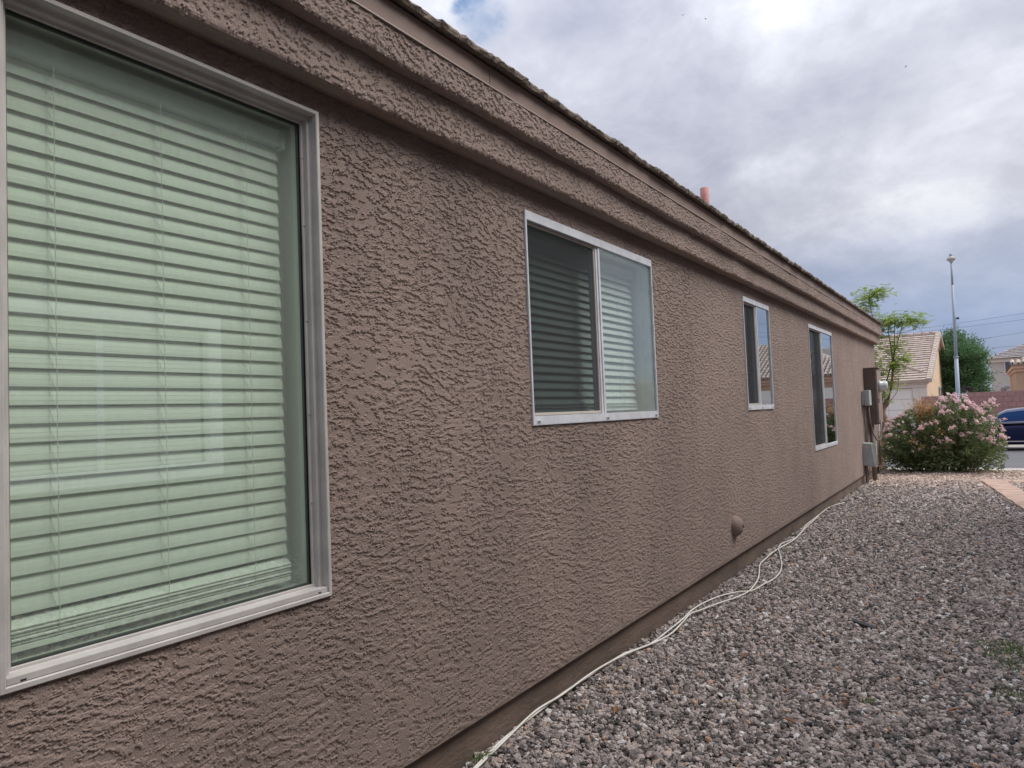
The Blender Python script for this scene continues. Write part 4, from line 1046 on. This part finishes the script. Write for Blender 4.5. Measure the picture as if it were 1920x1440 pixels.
# ------------------------------------------------------------------ dense tree beyond the street
def dense_tree(label, cx, cy, rx, ry, z0, z1, n, seed, zb=-.13):
    rg = random.Random(seed); t = thing('tree', label, 'tree', (cx, cy, zb))
    tr = MB(); tr.tube([(cx, cy, zb - .1), (cx + .05, cy, 1.2), (cx - .1, cy, 2.2)], [.2, .16, .11], 10); obj('trunk', tr, MT['bark'], t)
    for k in range(7):
        a_ = k * .9; e = Vector((cx + math.cos(a_) * rx * .55, cy + math.sin(a_) * ry * .55, z0 + (z1 - z0) * rg.uniform(.45, .85)))
        obj('limb', MB().tube(smooth_path([(cx - .02, cy, 1.4), Vector((cx, cy, 2.0)).lerp(e, .5) + Vector((0, 0, .3)), e], 4), [.09 - .008 * i for i in range(9)], 6), MT['bark'], t)
    fol = MB(); ti = []; zc_ = (z0 + z1) / 2; rz_ = (z1 - z0) / 2
    cl_ = []
    while len(cl_) < 190:
        v = Vector((rg.gauss(0, 1), rg.gauss(0, 1), rg.gauss(0, 1))).normalized() * rg.uniform(.45, 1.0)
        if v.z < -.75: continue
        k_ = 1.0 + .16 * mnoise.noise(v * 2.2 + Vector((seed, 0, 0)))
        cl_.append(Vector((cx + v.x * rx * k_, cy + v.y * ry * k_, zc_ + v.z * rz_ * k_)))
    for c in cl_:
        cr_ = rg.uniform(.26, .5)
        for _ in range(n // 190):
            p = c + Vector((rg.gauss(0, cr_ * .6), rg.gauss(0, cr_ * .6), rg.gauss(0, cr_ * .42)))
            d_ = (p - Vector((cx, cy, zc_ - 1.2))).normalized() + Vector((rg.gauss(0, .6), rg.gauss(0, .6), rg.gauss(-.1, .4)))
            d_.normalize(); L = rg.uniform(.10, .22); s_ = d_.cross(Vector((rg.gauss(0, 1), rg.gauss(0, 1), 1))).normalized() * rg.uniform(.018, .035)
            q_ = p + d_ * L
            fol.add([p, p.lerp(q_, .5) + s_, q_, p.lerp(q_, .5) - s_], [(0, 1, 2, 3)]); ti += [min(1, max(0, rg.gauss(.45, .28)))] * 4
    with_tint(obj('crown', fol, MT['mesquite'], t, kind='stuff'), ti)
dense_tree('dense dark green tree rising behind the street lamp', .22, 49.5, 1.75, 1.8, 1.05, 5.15, 42000, 3)

# ------------------------------------------------------------------ street lamp
sl = thing('street_lamp', 'tall slim grey street lamp with a mushroom shaped head', 'street lamp', (.955, 29.0, -.11))
L0 = Vector((.945, 29.0, -.11)); L1 = Vector((1.03, 29.0, 6.22))
obj('base_pole', MB().tube([L0, L0.lerp(L1, .46)], [.074, .062], 14), MT['pole'], sl)
obj('collar', MB().tube([L0.lerp(L1, .46), L0.lerp(L1, .466)], .080, 14), MT['pole'], sl)
obj('upper_pole', MB().tube([L0.lerp(L1, .46), L0.lerp(L1, .86)], [.054, .041], 14), MT['pole'], sl)
obj('top_pole', MB().tube([L0.lerp(L1, .86), L1], [.034, .029], 12), MT['pole'], sl)
hd = obj('lamp_head', MB().lathe([(.04, -.10), (.06, -.06), (.13, .0), (.145, .03), (.115, .065), (.06, .12), (0, .125)], L1, (0, 0, 1), 20), MT['concrete'], sl)
obj('lamp_cap', MB().lathe([(.05, .12), (.055, .17), (.05, .21), (0, .215)], L1, (0, 0, 1), 14), MT['pole'], hd)
br_ = L0.lerp(L1, .675)
obj('bracket', MB().box(br_.x + .06, br_.x + .15, 28.95, 29.05, br_.z - .03, br_.z + .03), MT['dishdark'], sl)

# ------------------------------------------------------------------ block wall, gate and dishes across the street
bw = thing('block_wall', 'low mauve block wall across the street behind the dark car', 'wall', (4, 33.1, -.13))
BWD, BH, BZ = .262, .205, 1.60
nb = 0
for r_ in range(8):
    z1_ = BZ - r_ * BH
    for k in range(13):
        x0_ = 1.13 + (k - (.5 if r_ % 2 else 0)) * BWD
        a_, b_ = max(1.13, x0_), x0_ + BWD
        if r_ == 0 and k % 2 == 0: pass
        o = obj('block', MB().box(a_ + .006, b_ - .006, 33.0 + rng.uniform(-.002, .002), 33.19, z1_ - BH + .006, z1_ - .0005 if r_ == 0 else z1_ - .006), MT['block'], bw)
        nb += 1
core = MB().box(1.14, 4.3, 33.012, 33.18, -.3, BZ - .01)
obj('mortar', core, MT['mortar'], bw)
w2_ = thing('block_wall', 'short stretch of reddish block wall left of the street lamp pole', 'wall', (.2, 33.1, -.13))
for r_ in range(7):
    for k in range(5):
        a_ = -.42 + (k - (.5 if r_ % 2 else 0)) * .262; a0_, a1_ = max(-.42, a_), min(.90, a_ + .262)
        if a1_ - a0_ < .03: continue
        obj('block', MB().box(a0_ + .006, a1_ - .006, 33.0, 33.19, 1.52 - (r_ + 1) * .205 + .006, 1.52 - r_ * .205 - .006), MT['block'], w2_)
obj('mortar', MB().box(-.41, .89, 33.012, 33.18, -.3, 1.51), MT['mortar'], w2_)
gt = thing('gate', 'small dark wooden gate at the left end of the mauve wall', 'gate', (1.02, 33.1, -.13))
for k in range(3):
    obj('board', MB().box(.91 + k * .072, .975 + k * .072, 33.03, 33.06, -.05, 1.53), MT['darkwood'], gt)
for z in (.3, 1.25): obj('rail', MB().box(.905, 1.125, 33.062, 33.10, z, z + .09), MT['darkwood'], gt)
def dish(label, c, r_, m, dirv, tilt):
    t = thing('satellite_dish', label, 'satellite dish', (c[0], c[1], BZ))
    ax = Vector(dirv).normalized(); mb = MB()
    prof = [(0, 0), (.3 * r_, .02 * r_), (.6 * r_, .10 * r_), (.85 * r_, .2 * r_), (r_, .28 * r_), (r_ * 1.01, .30 * r_), (.84 * r_, .23 * r_), (.5 * r_, .09 * r_), (0, .03 * r_)]
    obj('reflector', mb.lathe(prof, c, ax, 26), m, t)
    e = Vector(c) + ax * r_ * 1.05 - Vector((0, 0, r_ * .25))
    obj('arm', MB().tube([Vector(c) - Vector((0, 0, r_ * .3)), e], .014, 6), MT['dishdark'], t)
    obj('receiver', MB().tube([e, e - ax * .10], [.03, .04], 8), MT['greybox'], t)
    obj('mast', MB().tube([Vector(c) - ax * .02, Vector(c) - ax * .12, (c[0] - ax.x * .12, c[1] - ax.y * .12, BZ - .28)], .022, 8), MT['pole'], t)
dish('dark satellite dish at the left end of the mauve wall', (1.17, 33.35, 1.68), .19, MT['dishdark'], (.25, .55, .80), 0)
dish('grey satellite dish above the mauve wall by the pale house', (2.42, 33.4, 1.66), .18, MT['dish'], (-.35, .50, .79), 0)

# ------------------------------------------------------------------ tiled roofs of the far houses
def roof_slope(mb, e0, e1, up, course, rise_n, tile_w, seed, th=.045, trim0=0.0, trim1=0.0, flat=True):
    """stepped courses of separate tiles from the eave e0-e1 up the slope vector (per metre)"""
    rg = random.Random(seed); e0, e1 = Vector(e0), Vector(e1); u = (e1 - e0); Lg = u.length; u.normalize(); up = Vector(up).normalized()
    nrm = u.cross(up).normalized()
    if nrm.z < 0: nrm = -nrm
    for c in range(rise_n):
        s0 = c * course; a = trim0 * s0; b = Lg - trim1 * s0
        if b - a < .1: break
        x = a - (rg.uniform(0, tile_w) if c % 2 else 0)
        while x < b:
            xa, xb = max(a, x) + .004, min(b, x + tile_w) - .004; x += tile_w
            if xb - xa < .03: continue
            dz = rg.uniform(-.006, .008); ds = rg.uniform(-.012, .012)
            p0 = e0 + u * xa + up * (s0 + ds); p1 = e0 + u * xb + up * (s0 + ds); q = up * (course * 1.08)
            mb.hexa([p0, p1, p0 + q, p1 + q, p0 + nrm * (th + dz), p1 + nrm * (th + dz), p0 + q + nrm * .012, p1 + q + nrm * .012])
def wall_with_holes_x(mb, x, y0, y1, z0, z1): mb.quad((x, y0, z0), (x, y1, z0), (x, y1, z1), (x, y0, z1))

# cream house with the garage
gh = thing('garage_house', 'cream house with white garage door and pale striped tile roof across the street', 'house', (-.62, 40, -.13))
gx = -.62; ridge = Vector((0, 46.2, 5.02)); ey, ez = 39.55, 2.30
wl = MB()
wl.quad((-16, 52.5, -.2), (gx, 52.5, -.2), (gx, 52.5, 2.3), (-16, 52.5, 2.3))
wl.add([(gx, 40.0, -.2), (gx, 52.5, -.2), (gx, 52.5, 2.36), (gx, 46.2, 4.86), (gx, 40.0, 2.36)], [(0, 1, 2, 3, 4)])
wl.add([(-16, 40.0, -.2), (-16, 52.5, -.2), (-16, 52.5, 2.36), (-16, 46.2, 4.86), (-16, 40.0, 2.36)], [(4, 3, 2, 1, 0)])
obj('gable_wall', wl, MT['cream'], gh)
fw = MB(); fw.box(-1.24, gx - .004, 39.85, 40.0, -.2, 1.985); fw.box(-16, -5.6, 39.85, 40.0, -.2, 1.985); fw.box(-16, gx - .004, 39.80, 40.0, 1.99, 2.13); fw.box(-16, gx - .004, 39.75, 40.0, 2.132, 2.24)
obj('front_wall', fw, MT['offwhite'], gh)
gd = obj('garage_door', MB().box(-5.6, -1.24, 39.97, 40.0, -.15, 1.985), MT['garage'], gh)
for r_ in range(4):
    for k in range(4):
        obj('panel', MB().box(-5.592 + k * 1.088, -4.522 + k * 1.088, 39.93, 39.969, -.14 + r_ * .53, .37 + r_ * .53), MT['garage'], gd, bevel=.012)
rf_ = MB(); up = (ridge - Vector((0, ey, ez))).normalized()
obj('roof', rf_.hexa([(-16.3, ey, ez - .06), (gx + .15, ey, ez - .06), (-16.3, 46.2, 4.96), (gx + .15, 46.2, 4.96), (-16.3, ey, ez), (gx + .15, ey, ez), (-16.3, 46.2, 5.02), (gx + .15, 46.2, 5.02)]), MT['rooftile'], gh)
rr = MB(); roof_slope(rr, (-16.3, ey, ez), (gx + .05, ey, ez), up, .335, 22, .32, 2, .075)
rr.hexa([(-16.3, 46.25, 4.96), (gx + .15, 46.25, 4.96), (-16.3, 53.0, 2.2), (gx + .15, 53.0, 2.2), (-16.3, 46.25, 5.04), (gx + .15, 46.25, 5.04), (-16.3, 53.0, 2.28), (gx + .15, 53.0, 2.28)])
ro_ = obj('roof_tiles', rr, MT['rooftile'], gh, kind='stuff')
bt = MB(); n_ = 26
for k in range(n_):              # verge tiles down the gable edge, near and far slope
    p = Vector((0, ey, ez)).lerp(ridge, k / n_); q = Vector((0, ey, ez)).lerp(ridge, (k + 1.06) / n_)
    bt.hexa([(gx + .02, p.y, p.z - .10), (gx + .26, p.y, p.z - .10), (gx + .02, q.y, q.z - .12), (gx + .26, q.y, q.z - .12), (gx + .02, p.y, p.z + .11), (gx + .26, p.y, p.z + .11), (gx + .02, q.y, q.z + .085), (gx + .26, q.y, q.z + .085)])
    p = ridge.lerp(Vector((0, 53.0, 2.25)), k / n_); q = ridge.lerp(Vector((0, 53.0, 2.25)), (k + 1.06) / n_)
    bt.hexa([(gx + .02, p.y, p.z - .10), (gx + .26, p.y, p.z - .10), (gx + .02, q.y, q.z - .12), (gx + .26, q.y, q.z - .12), (gx + .02, p.y, p.z + .085), (gx + .26, p.y, p.z + .085), (gx + .02, q.y, q.z + .11), (gx + .26, q.y, q.z + .11)])
obj('verge_tiles', bt, MT['rooftile'], gh, kind='stuff')
rc = MB()
for k in range(40): rc.tube([(gx + .15 - k * .4, 46.2, 5.05), (gx - .26 - k * .4, 46.2, 5.075)], [.11, .13], 8)
obj('ridge_tiles', rc, MT['rooftile'], gh, kind='stuff')
bb = MB()
for a_, b_ in ((Vector((0, 40.0, 2.28)), Vector((0, 46.2, 4.80))), (Vector((0, 46.2, 4.80)), Vector((0, 52.6, 2.22)))):
    bb.hexa([(gx + .001, a_.y, a_.z - .12), (gx + .09, a_.y, a_.z - .12), (gx + .001, b_.y, b_.z - .12), (gx + .09, b_.y, b_.z - .12), (gx + .001, a_.y, a_.z + .06), (gx + .09, a_.y, a_.z + .06), (gx + .001, b_.y, b_.z + .06), (gx + .09, b_.y, b_.z + .06)])
obj('barge_moulding', bb, MT['peach'], gh)
for yy in (45.75, 46.9):
    wv = obj('window', MB().box(gx + .001, gx + .03, yy - .1, yy + .6, .6, 2.1), MT['white'], gh)
    obj('pane', MB().box(gx + .031, gx + .034, yy, yy + .45, .7, 2.02), MT['winglass'], wv)
# hip rib of the low roof over the garage
hp = MB()
for k in range(14):
    p = Vector((-2.55, 42.4, 3.52)).lerp(Vector((-.84, 40.55, 2.76)), k / 14); q = Vector((-2.55, 42.4, 3.52)).lerp(Vector((-.84, 40.55, 2.76)), (k + 1.1) / 14)
    hp.tube([p, q], [.085, .10], 8)
obj('hip_tiles', hp, MT['rooftile'], gh, kind='stuff')

gh.rotation_euler = (0, 0, R(-1.8))
# tan house with barrel tiles
th_ = thing('tan_house', 'tan stucco house with peach eave bands and barrel tiles behind the mauve wall', 'house', (7, 40, -.13))
obj('wall', MB().box(2.86, 15, 37.3, 46.5, -.2, 2.42), MT['tanwall'], th_)
obj('eave_band', MB().box(2.81, 15.1, 37.2, 46.6, 2.422, 2.55), MT['peach'], th_, bevel=.02)
obj('eave_band', MB().box(2.73, 15.2, 37.08, 46.7, 2.552, 2.70), MT['peach'], th_, bevel=.02)
er = Vector((0, 42, 4.85)) - Vector((0, 36.95, 2.74)); upn = er.normalized()
rb_ = MB()
rb_.add([(2.67, 36.95, 2.702), (15.3, 36.95, 2.702), (15.3, 46.8, 2.702), (2.67, 46.8, 2.702), (7.0, 42, 4.82), (10.7, 42, 4.82)], [(0, 1, 5, 4), (1, 2, 5), (2, 3, 4, 5), (3, 0, 4)])
rto = obj('roof', rb_, MT['rooftile'], th_)
def barrel(mb, p, q, r_, seg=6):
    p, q = Vector(p), Vector(q); d_ = (q - p).normalized(); s_ = d_.cross(Vector((0, 0, 1))).normalized(); n_ = s_.cross(d_)
    if n_.z < 0: n_ = -n_
    vs = []
    for pt, rr2 in ((p, r_), (q, r_ * .85)):
        for k in range(seg + 1):
            a_ = PI * k / seg; vs.append(pt + s_ * math.cos(a_) * rr2 + n_ * math.sin(a_) * rr2)
    mb.add(vs, [(k, k + 1, seg + 2 + k, seg + 1 + k) for k in range(seg)], True)
for k in range(60):
    x = 2.76 + k * .21
    L_ = min(er.length, max(.4, min((x - 2.67) * 1.18, (15.3 - x) * 1.18)))
    mb = MB(); st_ = 0; 
    while st_ < L_ - .05:
        a_ = Vector((x, 36.90, 2.735)) + upn * st_; b_ = Vector((x, 36.90, 2.735)) + upn * min(L_, st_ + .42)
        barrel(mb, a_ + Vector((0, 0, .012)), b_, .092); st_ += .38
    obj('tile_row', mb, MT['rooftile'], rto)
pale_door = obj('garage_door', MB().box(4.4, 9.4, 37.24, 37.299, -.15, 2.15), MT['garage'], th_)  # added out of view as a pale surface to brighten the far panes' reflections
for r_ in range(4):
    for k in range(4):
        obj('panel', MB().box(4.42 + k * 1.245, 5.64 + k * 1.245, 37.215, 37.239, -.13 + r_ * .57, .42 + r_ * .57), MT['garage'], pale_door)
# pale grey two storey house further back
g2 = thing('grey_house', 'pale grey two storey house standing behind the dense green tree', 'house', (8, 84, -.13))
wb = MB(); wb.box(2.2, 22, 80.15, 92, -.2, 4.55); obj('wall', wb, MT['greywall'], g2)
obj('eave_band', MB().box(2.0, 22.2, 79.9, 92.2, 4.552, 4.86), MT['offwhite'], g2)
rg_ = MB(); rg_.add([(1.8, 79.6, 4.862), (22.4, 79.6, 4.862), (22.4, 92.5, 4.862), (1.8, 92.5, 4.862), (8.2, 86, 7.6), (16, 86, 7.6)], [(0, 1, 5, 4), (1, 2, 5), (2, 3, 4, 5), (3, 0, 4)])
r2o = obj('roof', rg_, MT['roofgrey'], g2)
rt2 = MB(); roof_slope(rt2, (1.8, 79.6, 4.862), (22.4, 79.6, 4.862), (0, 6.4, 2.74), .40, 17, .45, 6, .07, .92, .92)
obj('roof_tiles', rt2, MT['roofgrey'], g2, kind='stuff')
for (x0_, z0_, w_, h_) in ((3.30, 3.50, .62, 1.02), (6.6, 3.3, 1.5, 1.2), (11, 3.3, 1.5, 1.2)):
    wv = obj('window', MB().box(x0_ - .08, x0_ + w_ + .08, 80.08, 80.149, z0_ - .10, z0_ + h_ + .06), MT['offwhite'], g2)
    obj('pane', MB().box(x0_, x0_ + w_, 80.06, 80.079, z0_, z0_ + h_), MT['winglass'], wv)
    obj('mullion', MB().box(x0_ + w_ * .72, x0_ + w_ * .78, 80.045, 80.059, z0_, z0_ + h_), MT['white'], wv)
for x_ in (3.05, 3.52): obj('outdoor_lamp', MB().lathe([(.0, 0), (.07, .02), (.07, .14), (0, .17)], (x_, 80.06, 2.18), (0, 0, 1), 10), MT['white'], g2)

# ------------------------------------------------------------------ power lines far away
for k, (za, zb_, lab) in enumerate(((12.05, 12.6, 'topmost faint power line above the far roofs'), (11.4, 11.75, 'second faint power line from the top'), (9.3, 10.0, 'third faint power line from the top'), (8.1, 8.2, 'lowest faint power line just above the pale grey roof'))):
    dz = (zb_ - za) / 7.4
    P = [(x, 120, za + dz * (x + 1) + .0009 * (x - 3) ** 2 * 1.0 * (abs(x) < 400)) for x in range(-90, 96, 5)]
    tag(obj('power_line', MB().tube(P, .020, 5), MT['wire']), lab, 'power line', 'power lines across the far sky')

# ------------------------------------------------------------------ birds
for (x, y, z, a_, lab) in ((-18.6, 60, 36.1, .4, 'tiny dark bird high in the clouds, leftmost of the three'), (-16.6, 60, 35.05, 1.2, 'tiny dark bird high in the clouds just right of another bird'), (-1.86, 60, 26.2, 2.2, 'tiny dark bird alone in the clouds above the vent pipe side of the street')):
    t = thing('bird', lab, 'bird', (x, y, z), a_, 'birds in the sky')
    s_ = .5
    obj('body', MB().lathe([(0, -.13 * s_), (.03 * s_, -.08 * s_), (.045 * s_, 0), (.03 * s_, .08 * s_), (.015 * s_, .12 * s_), (0, .14 * s_)], (0, 0, 0), (0, 1, 0), 8), MT['bird'], t, local=True)
    for sg in (-1, 1):
        obj('wing', MB().add([(.012 * sg, .03, .006), (.012 * sg, -.03, .006), (.10 * sg, -.02, .06), (.19 * sg, -.06, .03), (.11 * sg, .028, .06)], [(0, 1, 2, 4), (4, 2, 3)] if sg > 0 else [(4, 2, 1, 0), (3, 2, 4)]), MT['bird'], t, local=True)

# ------------------------------------------------------------------ parked car
def car():
    X0, YC, Z0 = .17, 26.9, -.245; HW = .90; Ln = 4.85
    t = thing('parked_car', 'dark navy blue sedan parked along the far kerb', 'car', (X0 + Ln / 2, YC, Z0))
    t.scale = (.89, .89, .89)
    # stations from nose to tail: s, half width, lower z, shoulder z (bonnet, belt, boot), crown drop
    stn = [(0, .60, .34, .62), (.08, .74, .24, .70), (.35, .86, .20, .78), (.9, .90, .19, .86), (1.35, .905, .18, .92), (2.2, .91, .18, .95), (3.2, .91, .18, .98), (3.9, .90, .20, 1.00), (4.5, .86, .24, 1.0), (4.78, .76, .32, .96), (4.85, .66, .42, .88)]
    vs = []; K = 12
    for s, w, zl, zu in stn:
        h_ = zu - zl
        ring = [(w * .86, zl), (w * .97, zl + h_ * .10), (w * .985, zl + h_ * .30), (w * 1.0, zl + h_ * .55), (w * .985, zl + h_ * .80), (w * .93, zl + h_ * .96)]
        for yy, zz in ring: vs.append((X0 + s, YC - yy, Z0 + zz))
        for yy, zz in ring[::-1]: vs.append((X0 + s, YC + yy, Z0 + zz + (.0)))
    n = len(stn)
    mb = MB(); mb.add(vs, [(i * K + k, i * K + (k + 1) % K, (i + 1) * K + (k + 1) % K, (i + 1) * K + k) for i in range(n - 1) for k in range(K)] + [tuple(range(K))[::-1], tuple((n - 1) * K + k for k in range(K))], True)
    body = obj('body', mb, MT['paint'], t)
    md = body.modifiers.new('smooth', 'SUBSURF'); md.levels = 2; md.render_levels = 2
    # greenhouse: pillars and roof as one shell, glass set on its sides
    gs = [(1.28, .78, .90, .78, .92), (1.62, .775, .93, .70, 1.16), (2.05, .77, .95, .63, 1.375), (2.5, .77, .96, .615, 1.425), (3.0, .77, .97, .615, 1.43), (3.45, .765, .985, .63, 1.385), (3.95, .75, .99, .70, 1.17), (4.25, .72, 1.0, .70, 1.01)]
    vs = []
    for s, wl_, zl, wu, zu in gs:
        ring = [(wl_ + .075, zl - .03), (wl_ + .02, zl + (zu - zl) * .35), (wu + .02, zl + (zu - zl) * .90), (wu - .05, zu)]
        for yy, zz in ring: vs.append((X0 + s, YC - yy, Z0 + zz))
        vs.append((X0 + s, YC, Z0 + zu + .02))
        for yy, zz in ring[::-1]: vs.append((X0 + s, YC + yy, Z0 + zz))
    K2 = 9
    mb = MB(); mb.add(vs, [(i * K2 + k, i * K2 + k + 1, (i + 1) * K2 + k + 1, (i + 1) * K2 + k) for i in range(len(gs) - 1) for k in range(K2 - 1)], True)
    obj('roof', mb, MT['roofsheen'], t)
    # side glass, following the shell and 4 mm proud of it
    def shell(s, f, side):
        for a_, b_ in zip(gs, gs[1:]):
            if a_[0] <= s <= b_[0]:
                u = (s - a_[0]) / (b_[0] - a_[0]); wl_, zl, wu, zu = [a_[j] + (b_[j] - a_[j]) * u for j in (1, 2, 3, 4)]
                pts = [(wl_ + .075, zl - .03), (wl_ + .02, zl + (zu - zl) * .35), (wu + .02, zl + (zu - zl) * .90)]
                p, q = (pts[0], pts[1]) if f < .4 else (pts[1], pts[2]); g_ = f / .4 if f < .4 else (f - .4) / .6
                return Vector((X0 + s, YC + side * (p[0] + (q[0] - p[0]) * g_ + .006), Z0 + p[1] + (q[1] - p[1]) * g_))
    for side in (-1, 1):
        for s0, s1, nm in ((1.55, 2.78, 'side_window'), (2.84, 3.72, 'side_window')):
            mb = MB(); vs = []; m_ = 10
            for i in range(m_ + 1):
                s = s0 + (s1 - s0) * i / m_
                for f in (.14, .42, .68, .93): vs.append(shell(s, f, side))
            fs = [(i * 4 + j, i * 4 + j + 1, (i + 1) * 4 + j + 1, (i + 1) * 4 + j) for i in range(m_) for j in range(3)]
            mb.add(vs, fs, True); obj(nm, mb, MT['carglass'], t)
        obj('window_trim', MB().tube([shell(1.5 + 2.3 * i / 12, .11, side) for i in range(13)], .008, 5), MT['chrome'], t)
        for s in (2.05, 3.15):
            y_ = YC + side * .925
            obj('door_handle', MB().tube([(X0 + s + .62, y_ - side * .03, Z0 + .80), (X0 + s + .66, y_ + side * .012, Z0 + .805), (X0 + s + .80, y_ + side * .012, Z0 + .81), (X0 + s + .84, y_ - side * .03, Z0 + .81)], .014, 6), MT['chrome'], t)
        obj('sill_trim', MB().box(X0 + 1.25, X0 + 3.65, YC + side * .885 - .008, YC + side * .885 + .008, Z0 + .30, Z0 + .335), MT['chrome'], t, bevel=.004)
        mr = MB().lathe([(0, -.10), (.06, -.08), (.075, 0), (.06, .09), (0, .10)], (X0 + 1.66, YC + side * 1.0, Z0 + 1.0), (0, 1, 0), 12); obj('mirror', mr, MT['paint'], t)
        obj('headlight', MB().lathe([(.0, -.09), (.09, -.05), (.10, .02), (0, .05)], (X0 + .12, YC + side * .60, Z0 + .60), (-1, side * .5, 0), 14), MT['lamp'], t)
        obj('tail_light', MB().lathe([(.0, -.06), (.09, -.03), (.09, .03), (0, .05)], (X0 + 4.74, YC + side * .62, Z0 + .80), (1, side * .5, 0), 14), MT['redlamp'], t)
        for s in (.92, 3.78):
            c = (X0 + s, YC + side * .82, Z0 + .325)
            wh = obj('wheel', MB().lathe([(.20, -.10), (.30, -.105), (.325, -.08), (.33, 0), (.325, .08), (.30, .105), (.20, .10)], c, (0, 1, 0), 26), MT['tyre'], t)
            obj('rim', MB().lathe([(0, .07), (.05, .085), (.06, .06), (.17, .075), (.205, .098), (.21, .06), (0, .03)], c, (0, side, 0), 20), MT['rim'], wh)
    ws = MB(); ws.add([shell(1.36, .3, -1) + Vector((0, .03, .02)), shell(1.36, .3, 1) + Vector((0, -.03, .02)), shell(2.0, .9, 1) + Vector((-.02, -.07, .05)), shell(2.0, .9, -1) + Vector((-.02, .07, .05))], [(0, 1, 2, 3)]); obj('windscreen', ws, MT['carglass'], t)
    rw = MB(); rw.add([shell(4.2, .3, -1) + Vector((0, .03, .02)), shell(4.2, .3, 1) + Vector((0, -.03, .02)), shell(3.55, .9, 1) + Vector((.02, -.07, .05)), shell(3.55, .9, -1) + Vector((.02, .07, .05))], [(0, 3, 2, 1)]); obj('rear_window', rw, MT['carglass'], t)
car()

# ------------------------------------------------------------------ neighbouring house on the right, seen in the window reflections
XN = 4.5
nh = thing('neighbour_house', 'pale neighbouring house mirrored in the panes of the side windows', 'house', (XN + 4, 3, 0))
nw = MB(); nwy = [(-8, 2.18), (2.18, 4.18), (4.18, 12.2)]
for a_, b_ in nwy:
    zz = [(0, 4.75)] if not (a_ == 2.18) else [(0, 1.05), (2.41, 4.75)]
    for c_, d_ in zz: nw.quad((XN, a_, c_), (XN, a_, d_), (XN, b_, d_), (XN, b_, c_))
nw.quad((XN, 12.2, 0), (XN, 12.2, 4.75), (XN + 9, 12.2, 4.75), (XN + 9, 12.2, 0)); nw.quad((XN, -8, 0), (XN + 9, -8, 0), (XN + 9, -8, 4.75), (XN, -8, 4.75)); nw.quad((XN + 9, -8, 0), (XN + 9, 12.2, 0), (XN + 9, 12.2, 4.75), (XN + 9, -8, 4.75))
nst = stucco('neighbour_stucco', (0.27, 0.235, 0.21)); obj('wall', nw, nst, nh)
nwi = obj('window', MB().box(XN + .06, XN + .07, 2.2, 4.16, 1.06, 2.4), MT['winglass'], nh)
nsl = MB()
for k in range(30):
    z_ = 1.09 + k * .0436; nsl.box(XN + .045, XN + .05, 2.24, 4.12, z_, z_ + .036)
obj('blind', nsl, MT['greywall'], nwi)
trm = frame_ring(2.06, 4.30, .945, 2.52, [(0, 0), (0, -.05), (.01, -.06), (.125, -.06), (.14, -.05), (.14, .05)])
trm.v = [(XN + p[0], p[1], p[2]) for p in trm.v]
tso = stucco('white_trim_stucco', (0.90, 0.89, 0.87), .003); obj('window_trim', trm, tso, nwi)
obj('mullion', MB().box(XN + .025, XN + .044, 3.13, 3.19, 1.06, 2.4), MT['white'], nwi)
obj('eave_band', MB().box(XN - .14, XN + 9.14, -8.14, 12.34, 4.752, 4.92), nst, nh, bevel=.02)
nr = MB(); nr.add([(XN - .3, -8.3, 4.922), (XN - .3, 12.5, 4.922), (XN + 9.3, 12.5, 4.922), (XN + 9.3, -8.3, 4.922), (XN + 4.5, -3.5, 6.4), (XN + 4.5, 7.7, 6.4)], [(0, 4, 5, 1), (1, 5, 2), (2, 5, 4, 3), (3, 4, 0)])
obj('roof', nr, MT['rooftile'], nh)
rt3 = MB(); roof_slope(rt3, (XN - .3, 12.5, 4.922), (XN - .3, -8.3, 4.922), (4.8, 0, 1.548), .36, 14, .33, 9, .04, .95, .95)
obj('roof_tiles', rt3, MT['rooftile'], nh, kind='stuff')
